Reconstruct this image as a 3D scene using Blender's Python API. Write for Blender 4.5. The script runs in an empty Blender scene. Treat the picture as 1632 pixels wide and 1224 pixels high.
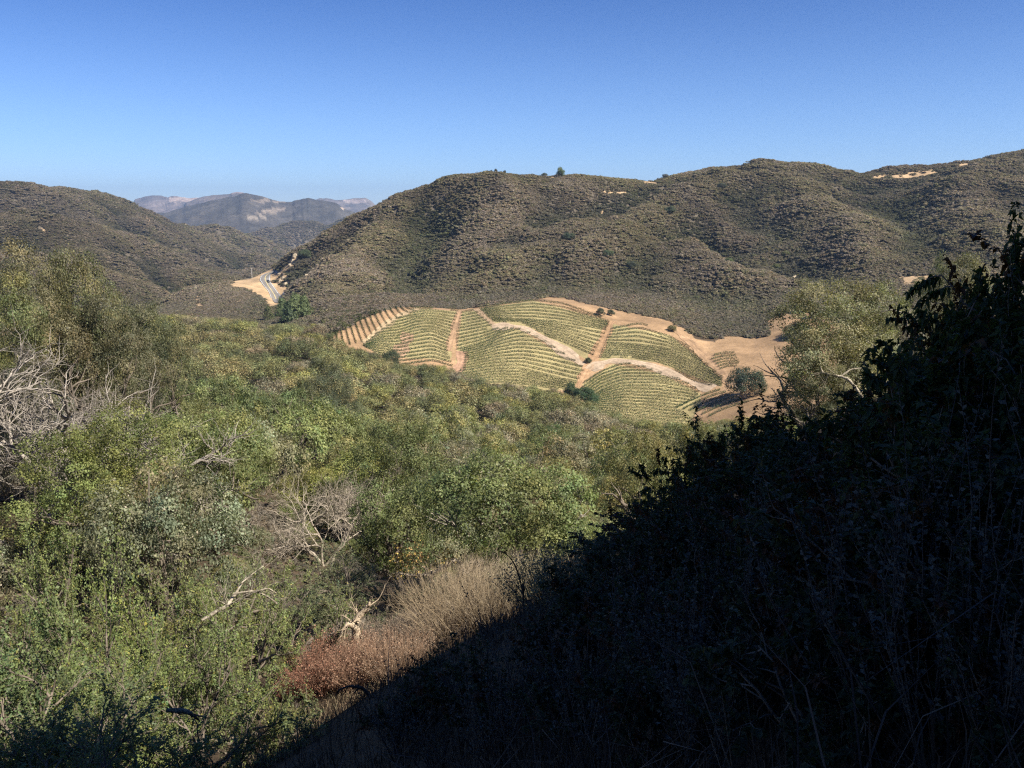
import bpy, math, random
import numpy as np
from mathutils import Vector, Euler

sc = bpy.context.scene
COL = sc.collection
R = math.radians
rng = np.random.default_rng(7)

# ------------------------------------------------------------------ camera geometry
F_PX, W_PX, H_PX, HORIZON = 1360.0, 1632, 1224, 330.0
PITCH = math.atan((H_PX / 2 - HORIZON) / F_PX)
cp_, sp_ = math.cos(PITCH), math.sin(PITCH)


def px_dir(px, py):
    u = (np.asarray(px, float) - W_PX / 2) / F_PX
    v = (H_PX / 2 - np.asarray(py, float)) / F_PX
    return u, cp_ + v * sp_, -sp_ + v * cp_


def px_azt(px, py):
    """azimuth (rad, clockwise from forward) and tangent of elevation of a pixel ray"""
    x, y, z = px_dir(px, py)
    return np.arctan2(x, y), z / np.hypot(x, y)


def project(x, y, z):
    d = y * cp_ - z * sp_
    d = np.where(np.abs(d) < 1e-6, 1e-6, d)
    return W_PX / 2 + F_PX * x / d, H_PX / 2 - F_PX * (y * sp_ + z * cp_) / d, d


# ------------------------------------------------------------------ small maths
def vnoise(x, y, seed=0):
    x = np.asarray(x, float); y = np.asarray(y, float)
    xi = np.floor(x).astype(np.int64); yi = np.floor(y).astype(np.int64)
    xf = x - xi; yf = y - yi

    def hsh(a, b):
        n = (a * 374761393 + b * 668265263 + seed * 982451653) & 0xFFFFFFFF
        n = ((n ^ (n >> 13)) * 1274126177) & 0xFFFFFFFF
        n = n ^ (n >> 16)
        return (n & 0xFFFF) / 65535.0 * 2 - 1
    sx = xf * xf * xf * (xf * (xf * 6 - 15) + 10); sy = yf * yf * yf * (yf * (yf * 6 - 15) + 10)
    a = hsh(xi, yi); b = hsh(xi + 1, yi); c = hsh(xi, yi + 1); d = hsh(xi + 1, yi + 1)
    return (a * (1 - sx) + b * sx) * (1 - sy) + (c * (1 - sx) + d * sx) * sy


def fbm(x, y, seed=0, oct=4, gain=.5):
    t = 0; a = 1; f = 1
    for o in range(oct):
        t = t + a * vnoise(x * f + 17.3 * o, y * f - 9.1 * o, seed + o)
        a *= gain; f *= 2.03
    return t


def sstep(a, b, x):
    t = np.clip((x - a) / (b - a), 0, 1)
    return t * t * (3 - 2 * t)


def slopes(xk, yk):
    """Fritsch-Carlson slopes along the last axis"""
    h = np.diff(xk, axis=-1); d = np.diff(yk, axis=-1) / h
    m = np.zeros_like(yk)
    d0, d1 = d[..., :-1], d[..., 1:]
    h0, h1 = h[..., :-1], h[..., 1:]
    w1 = 2 * h1 + h0; w2 = h1 + 2 * h0
    same = (d0 * d1) > 0
    with np.errstate(divide='ignore', invalid='ignore'):
        hm = (w1 + w2) / (w1 / d0 + w2 / d1)
    m[..., 1:-1] = np.where(same, hm, 0)
    m[..., 0] = d[..., 0]; m[..., -1] = d[..., -1]
    return m


def pchip(xk, yk, x):
    """xk,yk (C,K); x (R,) -> (C,R)"""
    xk = np.atleast_2d(xk); yk = np.atleast_2d(yk)
    m = slopes(xk, yk); K = xk.shape[1]
    i = np.clip((x[None, :, None] >= xk[:, None, :]).sum(-1) - 1, 0, K - 2)
    g = lambda a, j: np.take_along_axis(a, j, 1)
    x0, x1 = g(xk, i), g(xk, i + 1); y0, y1 = g(yk, i), g(yk, i + 1); m0, m1 = g(m, i), g(m, i + 1)
    h = x1 - x0; t = np.clip((x[None] - x0) / h, 0, 1)
    t2, t3 = t * t, t * t * t
    return (2 * t3 - 3 * t2 + 1) * y0 + (t3 - 2 * t2 + t) * h * m0 + (-2 * t3 + 3 * t2) * y1 + (t3 - t2) * h * m1


def seg_dist(px, py, line):
    """plan distance to a polyline (n,>=2); also the interpolated third column"""
    best = np.full(px.shape, 1e12); val = np.zeros(px.shape); tt = np.zeros(px.shape)
    n = len(line) - 1
    for k in range(n):
        ax, ay = line[k][:2]; bx, by = line[k + 1][:2]
        dx, dy = bx - ax, by - ay; L2 = dx * dx + dy * dy + 1e-9
        t = np.clip(((px - ax) * dx + (py - ay) * dy) / L2, 0, 1)
        d = (px - ax - t * dx) ** 2 + (py - ay - t * dy) ** 2
        b = d < best
        best = np.where(b, d, best)
        if len(line[k]) > 2:
            val = np.where(b, line[k][2] + t * (line[k + 1][2] - line[k][2]), val)
        tt = np.where(b, (k + t) / n, tt)
    return np.sqrt(best), val, tt


def in_poly(px, py, poly):
    c = np.zeros(np.shape(px), bool)
    n = len(poly); j = n - 1
    for i in range(n):
        xi, yi = poly[i]; xj, yj = poly[j]
        if yi != yj:
            c ^= ((yi > py) != (yj > py)) & (px < (xj - xi) * (py - yi) / (yj - yi) + xi)
        j = i
    return c


# ------------------------------------------------------------------ terrain
def layer(pts):
    """points (px,py,r) -> az, r, z sorted by az"""
    p = np.array(pts, float)
    az, t = px_azt(p[:, 0], p[:, 1])
    o = np.argsort(az)
    return az[o], p[o, 2], (t * p[:, 2])[o]


def zlayer(pts):
    """points (az_deg, r, z)"""
    p = np.array(pts, float)
    return np.radians(p[:, 0]), p[:, 1], p[:, 2]


K_ = []
K_.append(zlayer([(-60, 28, -21), (-36, 28, -18.5), (-28, 28, -17.5), (-15, 28, -15.5), (0, 28, -13.2), (10, 28, -10.5), (20, 28, -7), (31, 28, -3.3), (40, 28, 0), (60, 28, 6)]))
K_.append(zlayer([(-60, 60, -24), (-36, 60, -18), (-28, 60, -19), (-15, 60, -25), (0, 60, -27), (10, 60, -24), (20, 60, -16), (31, 60, -9), (40, 60, -5), (60, 60, 8)]))
K_.append(zlayer([(-60, 120, -26), (-36, 120, -25), (-28, 120, -28), (-15, 120, -37), (0, 120, -42), (10, 120, -40), (20, 120, -31), (31, 120, -24), (60, 120, -5)]))
K_.append(zlayer([(-60, 200, -40), (-28, 200, -41), (-20, 200, -47), (-10, 200, -54), (0, 200, -60), (9, 200, -66), (18, 200, -62), (31, 200, -50), (60, 200, -20)]))
foot = [(-400, 560, 330), (0, 560, 330), (300, 545, 330), (450, 545, 330), (560, 552, 330), (650, 582, 322), (740, 602, 315), (850, 632, 300), (1000, 668, 290),
        (1100, 692, 285), (1200, 668, 282), (1300, 650, 280), (1450, 640, 280), (1632, 600, 280), (2100, 560, 280)]
K_.append(layer(foot))
top = [(-400, 505, 480), (0, 510, 480), (150, 515, 480), (300, 520, 480), (400, 516, 490), (450, 512, 470), (520, 517, 400), (540, 519, 385), (573, 509, 392), (606, 496, 402), (640, 489, 418), (690, 490, 424), (740, 494, 425),
       (800, 487, 430), (870, 481, 440), (950, 492, 432), (1000, 504, 426), (1060, 515, 420), (1130, 535, 412), (1200, 540, 408), (1250, 520, 420), (1300, 502, 436),
       (1450, 462, 450), (1632, 430, 460), (2100, 400, 460)]
top = [(a, b, c - (30 if a > 500 else 15)) for a, b, c in top]
K_.append(layer(top))
az, rr, zz = layer(top)
dip = np.interp(np.degrees(az), [-30, -14, -8, -4, 2, 6, 40], [0, 0, 3.5, 4.0, 2.0, -1.0, -4])
K_.append((az, rr + 36, zz - dip))
K_.append(layer([(-400, 500, 570), (0, 500, 570), (150, 505, 570), (250, 500, 590), (300, 488, 590), (340, 470, 600), (368, 457, 615), (400, 462, 612), (425, 467, 610), (440, 482, 590), (455, 468, 600), (470, 458, 600),
                 (520, 432, 590), (600, 412, 575), (700, 400, 565), (800, 394, 562), (900, 392, 565), (1000, 398, 570), (1100, 402, 570), (1200, 396, 575), (1300, 372, 580),
                 (1450, 352, 590), (1632, 325, 590), (2100, 280, 590)]))
ridge = [(-400, 520, 700), (0, 520, 690), (150, 515, 680), (250, 487, 660), (300, 461, 655), (350, 453, 660), (368, 449, 668), (400, 445, 695), (425, 433, 735), (440, 426, 745), (455, 414, 738), (470, 405, 735),
         (540, 361, 730), (570, 342, 725), (600, 331, 718), (650, 308, 710), (700, 291, 702), (730, 282, 700), (790, 277, 700), (840, 282, 705), (890, 281, 710), (920, 279, 715), (1000, 288, 740),
         (1040, 290, 760), (1090, 277, 790), (1130, 269, 810), (1200, 265, 820), (1280, 267, 820), (1320, 275, 822), (1365, 287, 830), (1400, 284, 850), (1470, 272, 862),
         (1530, 262, 862), (1632, 242, 855), (2100, 200, 850)]
K_.append(layer(ridge))
az, rr, zz = layer(ridge)
K_.append((az, rr + 170, zz - 55))
K_.append(zlayer([(-90, 1700, -140), (90, 1700, -140)]))
K_.append(zlayer([(-90, 14000, -190), (90, 14000, -190)]))

AZ = np.radians(np.concatenate([np.linspace(-180, -60, 25)[:-1], np.linspace(-60, -36, 41)[:-1], np.linspace(-36, 36, 801), np.linspace(36, 60, 41)[1:], np.linspace(60, 180, 49)[1:]]))
RG = np.concatenate([[0.3], np.geomspace(.8, 28, 90)[:-1], np.geomspace(28, 280, 130)[:-1], np.linspace(280, 470, 170)[:-1], np.linspace(470, 900, 200)[:-1],
                     np.geomspace(900, 3600, 170)[:-1], np.geomspace(3600, 14000, 30)])
NA, NR = len(AZ), len(RG)
azc = np.clip(AZ, -R(60), R(60))
KR = np.stack([np.interp(azc, a, r) for a, r, z in K_], 1)
KZ = np.stack([np.interp(azc, a, z) for a, r, z in K_], 1)
sm = np.ones(5) / 5
for k in range(len(K_)):
    pad = np.pad(KZ[:, k], 2, mode='edge'); KZ[:, k] = np.convolve(pad, sm, 'valid')
    pad = np.pad(KR[:, k], 2, mode='edge'); KR[:, k] = np.convolve(pad, sm, 'valid')
KR = np.maximum.accumulate(KR + np.arange(KR.shape[1]) * .01, 1)
Hmain = pchip(KR, KZ, RG)
X = np.sin(AZ)[:, None] * RG[None]; Y = np.cos(AZ)[:, None] * RG[None]

# the slope the photographer stands on: falls away forward and to the left, rises behind
UPH = R(125)
S_NODES = [(-400, -60), (-120, -32), (-60, -22.0), (-30, -16.8), (-15, -11.1), (0, 0), (2, 1.5), (6, 7.0), (13, 17.2), (18, 19), (60, 24), (400, 40)]


def near_h(x, y):
    s = x * math.sin(UPH) + y * math.cos(UPH)
    wob = 1.1 * fbm(x / 9, y / 9, 5, 3) * sstep(2, 12, np.hypot(x, y))
    c = x * math.sin(R(35)) + y * math.cos(R(35))      # along the contour: unseen rise added on the crest to shade the lower-left corner
    shade_knoll = 4.0 * (1 - sstep(5, 9.5, c)) * sstep(4, 12, s) * (1 - sstep(40, 70, s))
    return -1.65 + np.interp(s, [a for a, b in S_NODES], [b for a, b in S_NODES]) + .45 * wob + shade_knoll


HN = near_h(X, Y)
wn = 1 - sstep(15, 29, RG)[None, :] * (1 - sstep(R(48), R(75), np.abs(AZ)))[:, None]
H = HN * wn + Hmain * (1 - wn)


def ridge_line(pts, drop=0.):
    p = np.array(pts, float)
    p[:, 1] += drop
    az, t = px_azt(p[:, 0], p[:, 1])
    return np.stack([np.sin(az) * p[:, 2], np.cos(az) * p[:, 2], t * p[:, 2]], 1)


LEFT = [
    ([(-500, 270, 1250), (-150, 285, 1300), (0, 287, 1320), (40, 288, 1340), (75, 298, 1400), (90, 295, 1450), (150, 301, 1550), (200, 315, 1650), (260, 333, 1750), (310, 347, 1850),
      (360, 358, 1950), (410, 372, 2050), (460, 382, 2150), (510, 398, 2300)], .78),
    ([(-400, 330, 900), (0, 333, 980), (50, 333, 1000), (103, 343, 1040), (135, 357, 1070), (200, 371, 1110), (250, 382, 1140), (300, 402, 1170)], .62),
    ([(90, 297, 1450), (110, 318, 1330), (140, 345, 1200)], .58),
    ([(158, 304, 1560), (185, 330, 1430), (230, 360, 1330), (303, 383, 1300), (350, 402, 1280)], .6),
    ([(270, 338, 1780), (300, 362, 1650), (360, 385, 1550), (420, 405, 1500)], .6),
    ([(230, 415, 1010), (280, 402, 1000), (316, 398, 990), (354, 404, 1000), (385, 420, 1020)], .55),
    ([(-300, 380, 700), (0, 398, 740), (100, 410, 760), (200, 428, 790), (233, 436, 800), (290, 456, 820)], .5),
    ([(330, 430, 1150), (400, 420, 1250), (470, 410, 1350)], .5),
    ([(390, 378, 2700), (421, 358, 2750), (440, 351, 2800), (473, 345, 2850), (520, 347, 2900), (560, 338, 2950), (640, 330, 3000)], .5),
]
HL = np.full(X.shape, -150.0)
front = (np.abs(AZ) < R(55))
for pts, slope in LEFT:
    ln = ridge_line(pts, 9.)
    d, zv, _ = seg_dist(X[front], Y[front], ln)
    wv = 14 * fbm(X[front] / 150, Y[front] / 150, 21, 3)
    c = zv - slope * (np.sqrt(d * d + 25 ** 2) - 25) + np.where(d > 30, wv * np.clip((d - 30) / 120, 0, 1), 0)
    a = HL[front]; k = 4.0
    m = np.maximum(a, c)
    HL[front] = m + k * np.log(np.exp((a - m) / k) + np.exp((c - m) / k)) * .5
farmask = sstep(620, 700, RG)[None, :] * np.ones((NA, 1))
HLm = np.where(farmask > 0, HL, -500)
H = np.maximum(H, HLm)


def hq(x, y):
    """ground height at plan positions (bilinear in the terrain sheet)"""
    x = np.asarray(x, float); y = np.asarray(y, float)
    a = np.arctan2(x, y); r = np.hypot(x, y)
    fi = np.interp(a, AZ, np.arange(NA)); fj = np.interp(r, RG, np.arange(NR))
    i = np.clip(fi.astype(int), 0, NA - 2); j = np.clip(fj.astype(int), 0, NR - 2)
    u = fi - i; v = fj - j
    return (H[i, j] * (1 - u) + H[i + 1, j] * u) * (1 - v) + (H[i, j + 1] * (1 - u) + H[i + 1, j + 1] * u) * v


def hit(px, py, rmin=250., rmax=3500.):
    """first ground point along a pixel's line of sight beyond rmin"""
    az, t = px_azt(px, py)
    fi = float(np.interp(az, AZ, np.arange(NA))); i = min(int(fi), NA - 2); u = fi - i
    col = H[i] * (1 - u) + H[i + 1] * u
    ang = col / RG
    ok = np.where((RG >= rmin) & (RG <= rmax))[0]
    j = ok[ang[ok] >= t]
    if len(j) == 0:
        q = ok[np.argmax(ang[ok])]; r = RG[q]
    else:
        q = j[0]
        if q > 0 and ang[q - 1] < t:
            f = (t - ang[q - 1]) / (ang[q] - ang[q - 1] + 1e-12)
            r = RG[q - 1] + f * (RG[q] - RG[q - 1])
        else:
            r = RG[q]
    x, y = math.sin(az) * r, math.cos(az) * r
    return np.array([x, y, float(hq(x, y))])


# spurs and gullies on the big hill (plan lines found on the smooth hill)
SPURS = [
    ([(1215, 298), (1150, 305), (1100, 322), (1040, 349), (960, 379), (880, 414), (800, 449)], 24, 36),
    ([(1215, 298), (1270, 317), (1320, 349), (1370, 389), (1420, 427)], 13, 34),
    ([(1070, 398), (1000, 406), (940, 430), (880, 460)], 17, 24),
    ([(1070, 398), (1120, 430), (1170, 464), (1210, 497), (1235, 525)], 19, 24),
    ([(740, 302), (790, 332), (815, 352), (780, 387), (720, 434)], 15, 32),
    ([(640, 325), (600, 370), (560, 420), (530, 465)], 10, 26),
    ([(815, 352), (840, 400), (860, 450)], 9, 22),
    ([(1040, 307), (980, 339), (920, 375), (870, 402)], -17, 24),
    ([(1310, 367), (1285, 397), (1262, 432), (1245, 480)], -9, 24),
    ([(1095, 380), (1150, 422), (1200, 467)], -12, 18),
    ([(700, 320), (690, 360), (650, 420), (630, 470)], -11, 22),
    ([(1425, 300), (1445, 350), (1455, 410)], -9, 28),
    ([(1500, 300), (1560, 350), (1600, 400)], 9, 32),
    ([(940, 300), (900, 330), (870, 350)], 8, 20),
]
add = np.zeros(H.shape)
box = (np.abs(AZ) < R(37))[:, None] & (RG > 440)[None] & (RG < 950)[None]
ii = np.where(box)
addp = addn = np.zeros(len(ii[0]))
lines = [(np.array([hit(px, py, 455)[:2] for px, py in pts]), A, w) for pts, A, w in SPURS]
for ln, A, w in lines:
    d, _, t = seg_dist(X[ii], Y[ii], ln)
    v = A * np.exp(-np.abs(d / w) ** 1.6) * np.clip(.35 + 2.2 * np.minimum(t + .12, 1 - t), 0, 1)
    if A > 0: addp = np.maximum(addp, v)
    else: addn = np.minimum(addn, v)
add[ii] = addp + addn
GULLY = add.copy()
kr8 = KR[:, 8][:, None]
fade = sstep(0, 45, kr8 - RG[None]) * sstep(455, 500, RG)[None] * sstep(R(-19), R(-14), AZ)[:, None]
rough = 6.5 * (fbm(X / 75, Y / 75, 11, 4) - .3) + 2.0 * fbm(X / 18, Y / 18, 15, 2)
H += np.where(box, (add + rough) * fade, 0)
vyw = ((np.abs(AZ) < R(20))[:, None] & (RG > 300)[None] & (RG < 440)[None])
H += np.where(vyw, 1.4 * fbm(X / 38, Y / 38, 31, 2), 0) * (sstep(300, 335, RG) * (1 - sstep(395, 430, RG)))[None]
lf = (RG > 680)[None] & (HLm > Hmain)
H += np.where(lf, 30 * (1 - np.abs(fbm(X / 230, Y / 230, 41, 4))) - 24, 0) * sstep(680, 780, RG)[None]

# ------------------------------------------------------------------ ground cover polygons (traced on the ground)
VINE_POLY = [(520, 566), (534, 530), (573, 511), (606, 497), (631, 489), (671, 489), (733, 493), (765, 489), (804, 483), (851, 477), (872, 473), (900, 474), (940, 485), (968, 491),
             (993, 496), (1024, 501), (1066, 511), (1097, 526), (1107, 540), (1139, 545), (1155, 534), (1191, 538), (1228, 536), (1222, 512), (1245, 500), (1310, 496),
             (1345, 515), (1335, 640), (1290, 662), (1260, 670), (1150, 682), (1100, 694), (1060, 692), (1000, 684), (950, 666), (900, 632), (850, 622), (770, 615), (735, 607), (700, 592), (640, 588), (612, 576), (585, 564), (545, 562)]
ROAD_POLY = [(366, 446), (400, 443), (416, 433), (440, 424), (444, 434), (441, 449), (458, 469), (454, 480), (444, 516), (428, 516), (429, 490), (416, 474), (402, 467), (388, 460), (366, 459)]
BARE = [
    (ROAD_POLY, 520, 800), ([(441, 433), (450, 426), (468, 406), (479, 404), (474, 420), (464, 440), (468, 466), (458, 471), (441, 449)], 560, 800), ([(782, 271), (806, 271), (806, 277), (782, 277)], 640, 760), ([(848, 278), (886, 278), (886, 283), (848, 283)], 640, 780),
    ([(1024, 284), (1050, 283), (1046, 293), (1026, 292)], 640, 800), ([(960, 305), (1000, 306), (1000, 310), (960, 309)], 600, 800),
    ([(1388, 279), (1420, 278), (1412, 287), (1390, 286)], 700, 900), ([(1420, 280), (1450, 274), (1490, 270), (1496, 277), (1460, 283), (1424, 287)], 700, 900),
    ([(1525, 262), (1545, 260), (1548, 265), (1528, 266)], 700, 900), ([(1397, 361), (1412, 362), (1412, 370), (1398, 369)], 500, 800),
    ([(1430, 440), (1470, 436), (1512, 440), (1508, 452), (1470, 456), (1440, 456)], 430, 700), ([(953, 336), (963, 336), (961, 341), (955, 342)], 500, 800),
    ([(308, 470), (318, 472), (330, 495), (322, 497), (312, 486)], 500, 640), ([(62, 286), (76, 290), (74, 297), (58, 293)], 1200, 1600),
    ([(470, 405), (478, 405), (466, 425), (456, 430)], 560, 780), ([(486, 437), (494, 440), (492, 450), (487, 448)], 540, 700), ([(506, 430), (514, 436), (508, 452), (502, 456)], 540, 700),
    ([(65, 362), (76, 366), (76, 373), (68, 371)], 700, 1100), ([(238, 345), (240, 354), (230, 353), (232, 346)], 1200, 2000),
    ([(500, 517), (540, 512), (560, 508), (560, 513), (500, 522)], 380, 520),
]
PXg, PYg, Dg = project(X, Y, H)
vis = (Dg > 1)
vineA = in_poly(PXg, PYg, VINE_POLY) & vis & (RG > 255)[None] & (RG < 470)[None]
bareA = np.zeros(H.shape, bool)
for poly, r0, r1 in BARE:
    bareA |= in_poly(PXg, PYg, poly) & vis & (RG > r0)[None] & (RG < r1)[None]

TRACKS_SRC = {
    'T1': [(733, 496), (727, 515), (722, 533), (717, 550), (716, 560)],
    'T2': [(759, 493), (770, 504), (780, 513), (788, 519)],
    'T3': [(975, 512), (965, 535), (952, 560), (939, 582), (930, 598), (921, 616), (915, 630)],
    'TA': [(579, 547), (598, 532), (618, 517), (634, 505), (652, 496), (668, 492)],
    'TE': [(784, 522), (809, 520), (829, 521), (850, 531), (870, 541), (888, 552), (905, 564), (922, 577), (937, 586)],
    'TG': [(940, 590), (955, 580), (976, 575), (1003, 576), (1030, 581), (1055, 590), (1085, 602), (1110, 612), (1135, 620)],
    'TB': [(736, 560), (738, 570), (735, 582), (724, 596)],
    'TP': [(650, 531), (647, 545), (638, 560), (632, 570)],
    'TF': [(1072, 526), (1100, 545), (1125, 570), (1150, 595), (1165, 612), (1150, 628), (1120, 650), (1110, 672)],
}

# ------------------------------------------------------------------ objects helpers
def tag(o, label=None, cat=None, group=None, kind=None):
    if label: o['label'] = label
    if cat: o['category'] = cat
    if group: o['group'] = group
    if kind: o['kind'] = kind
    return o


def mk_mesh(name, V, polys, col=None, smooth=False, mat=None, normals=None):
    """V (n,3); polys list of int arrays (m,k)"""
    me = bpy.data.meshes.new(name)
    V = np.asarray(V, np.float32)
    polys = [np.asarray(p, np.int32) for p in polys if len(p)]
    idx = np.concatenate([p.ravel() for p in polys]); tot = np.concatenate([np.full(len(p), p.shape[1], np.int32) for p in polys])
    st = np.concatenate([[0], np.cumsum(tot)[:-1]]).astype(np.int32)
    me.vertices.add(len(V)); me.vertices.foreach_set('co', V.ravel())
    me.loops.add(len(idx)); me.loops.foreach_set('vertex_index', idx)
    me.polygons.add(len(tot)); me.polygons.foreach_set('loop_start', st); me.polygons.foreach_set('loop_total', tot)
    if smooth: me.polygons.foreach_set('use_smooth', np.ones(len(tot), bool))
    me.update(calc_edges=True)
    if col is not None:
        c = np.ones((len(V), 4), np.float32); c[:, :3] = col
        a = me.color_attributes.new('Col', 'FLOAT_COLOR', 'POINT'); a.data.foreach_set('color', c.ravel())
    if mat is not None: me.materials.append(mat)
    return me


def link(name, me, parent=None, loc=(0, 0, 0), rotz=0., scale=None):
    o = bpy.data.objects.new(name, me); COL.objects.link(o)
    o.location = loc; o.rotation_euler = (0, 0, rotz)
    if scale is not None: o.scale = scale if hasattr(scale, '__len__') else (scale,) * 3
    if parent is not None: o.parent = parent
    return o


def empty(name, loc, rotz=0., scale=1.):
    o = bpy.data.objects.new(name, None); COL.objects.link(o)
    o.location = [float(v) for v in loc]; o.rotation_euler = (0, 0, rotz); o.scale = (scale,) * 3
    o.empty_display_size = .3
    return o


class Acc:
    """collects geometry for one mesh"""
    def __init__(s): s.V = []; s.P = {}; s.C = []; s.n = 0
    def add(s, V, polys, col=None):
        V = np.asarray(V, float)
        for p in polys:
            p = np.asarray(p)
            if len(p): s.P.setdefault(p.shape[1], []).append(p + s.n)
        s.V.append(V); s.n += len(V)
        s.C.append(np.broadcast_to(np.array([1, 1, 1.]) if col is None else np.asarray(col, float), V.shape).copy())
    def mesh(s, name, mat, smooth=False):
        return mk_mesh(name, np.concatenate(s.V), [np.concatenate(v) for v in s.P.values()], np.concatenate(s.C), smooth, mat)


def tube(path, rad, sides=5, cap=False):
    path = np.asarray(path, float); n = len(path)
    t = np.gradient(path, axis=0); t /= np.linalg.norm(t, axis=1)[:, None] + 1e-9
    ref = np.where(np.abs(t[:, 2:3]) > .9, np.array([[1., 0, 0]]), np.array([[0, 0, 1.]]))
    a = np.cross(t, ref); a /= np.linalg.norm(a, axis=1)[:, None] + 1e-9
    b = np.cross(t, a)
    th = np.arange(sides) * 2 * np.pi / sides
    V = path[:, None] + np.asarray(rad)[:, None, None] * (np.cos(th)[None, :, None] * a[:, None] + np.sin(th)[None, :, None] * b[:, None])
    i = np.arange(n - 1)[:, None] * sides; j = np.arange(sides)[None]; j2 = (j + 1) % sides
    q = np.stack([i + j, i + j2, i + sides + j2, i + sides + j], -1).reshape(-1, 4)
    return V.reshape(-1, 3), q


def nrm(v): return v / (np.linalg.norm(v, axis=-1, keepdims=True) + 1e-9)


def rand_dirs(g, n):
    return nrm(g.normal(size=(n, 3)))


def leaf_quads(g, P, N, size, aspect=.55, jit=.8):
    """diamond shaped leaf faces at P facing roughly N"""
    n = len(P)
    N = nrm(N + jit * g.normal(size=(n, 3)) * .6)
    a = nrm(np.cross(N, rand_dirs(g, n))); b = np.cross(N, a)
    L = (np.asarray(size) * g.uniform(.6, 1.4, n))[:, None]
    asp = (aspect * g.uniform(.7, 1.4, n))[:, None]
    bend = N * L * g.uniform(-.25, .25, n)[:, None]
    V = np.stack([P - a * L * .5, P + b * L * asp * .5 + bend * .3 + a * L * .05, P + a * L * .5 + bend, P - b * L * asp * .5 + bend * .3 + a * L * .05], 1)
    q = np.arange(n * 4).reshape(n, 4)
    return V.reshape(-1, 3), q


def grow(g, start, d, length, rad, levels, nch, spread=.8, shrink=.62, up=.12, wig=.25, tmin=.3, seg=5, rshrink=.55):
    """a branching skeleton: list of (path, radii, level) and the twig tips"""
    out = []; tips = []
    stack = [(np.array(start, float), nrm(np.array(d, float)), length, rad, 0)]
    while stack:
        p, d, L, r, lv = stack.pop()
        pts = [p]; dd = d.copy(); dirs = [d]
        for k in range(seg):
            dd = nrm(dd + wig * g.normal(size=3) * .6 + np.array([0, 0, up * (.5 if lv == 0 else 1)]))
            pts.append(pts[-1] + dd * L / seg); dirs.append(dd)
        pts = np.array(pts)
        end = .45 if lv < levels else .25
        out.append((pts, r * np.linspace(1, end, seg + 1), lv))
        if lv < levels:
            n = nch[lv] if hasattr(nch, '__len__') else nch
            for c in range(n):
                t = tmin + (1 - tmin) * (c + g.uniform(.2, 1)) / n
                k = min(int(t * seg), seg - 1); f = t * seg - k
                q = pts[k] * (1 - f) + pts[k + 1] * f
                ax = nrm(np.cross(dirs[k + 1], rand_dirs(g, 1)[0]))
                ang = spread * g.uniform(.6, 1.25)
                nd = nrm(dirs[k + 1] * math.cos(ang) + ax * math.sin(ang))
                stack.append((q, nd, L * shrink * g.uniform(.7, 1.2), r * rshrink * g.uniform(.8, 1.1), lv + 1))
        else:
            tips.append((pts, dirs[-1]))
    return out, tips


# ------------------------------------------------------------------ materials
def nt(name):
    m = bpy.data.materials.new(name); m.use_nodes = True
    t = m.node_tree; t.nodes.clear()
    return m, t, t.nodes, t.links


def leaf_mat(name, source='object', trans=.4, rough=.5, spec=.25, base=(1, 1, 1), tcol=(1.1, 1.15, .6)):
    """leaf colour = per leaf colour x per plant colour"""
    m, t, N, L = nt(name)
    out = N.new('ShaderNodeOutputMaterial')
    vc = N.new('ShaderNodeVertexColor'); vc.layer_name = 'Col'
    mul = N.new('ShaderNodeMix'); mul.data_type = 'RGBA'; mul.blend_type = 'MULTIPLY'; mul.inputs['Factor'].default_value = 1
    L.new(vc.outputs['Color'], mul.inputs[6])
    if source == 'object':
        oi = N.new('ShaderNodeObjectInfo'); L.new(oi.outputs['Color'], mul.inputs[7])
    elif source == 'instancer':
        at = N.new('ShaderNodeAttribute'); at.attribute_type = 'INSTANCER'; at.attribute_name = 'tint'; L.new(at.outputs['Color'], mul.inputs[7])
    else:
        mul.inputs[7].default_value = (*base, 1)
    p = N.new('ShaderNodeBsdfPrincipled'); p.inputs['Roughness'].default_value = rough; p.inputs['Specular IOR Level'].default_value = spec
    L.new(mul.outputs[2], p.inputs['Base Color'])
    if trans > 0:
        tm = N.new('ShaderNodeMix'); tm.data_type = 'RGBA'; tm.blend_type = 'MULTIPLY'; tm.inputs['Factor'].default_value = 1
        L.new(mul.outputs[2], tm.inputs[6]); tm.inputs[7].default_value = (*tcol, 1)
        tr = N.new('ShaderNodeBsdfTranslucent'); L.new(tm.outputs[2], tr.inputs['Color'])
        mx = N.new('ShaderNodeMixShader'); mx.inputs[0].default_value = trans
        L.new(p.outputs[0], mx.inputs[1]); L.new(tr.outputs[0], mx.inputs[2]); L.new(mx.outputs[0], out.inputs['Surface'])
    else:
        L.new(p.outputs[0], out.inputs['Surface'])
    return m


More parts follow.
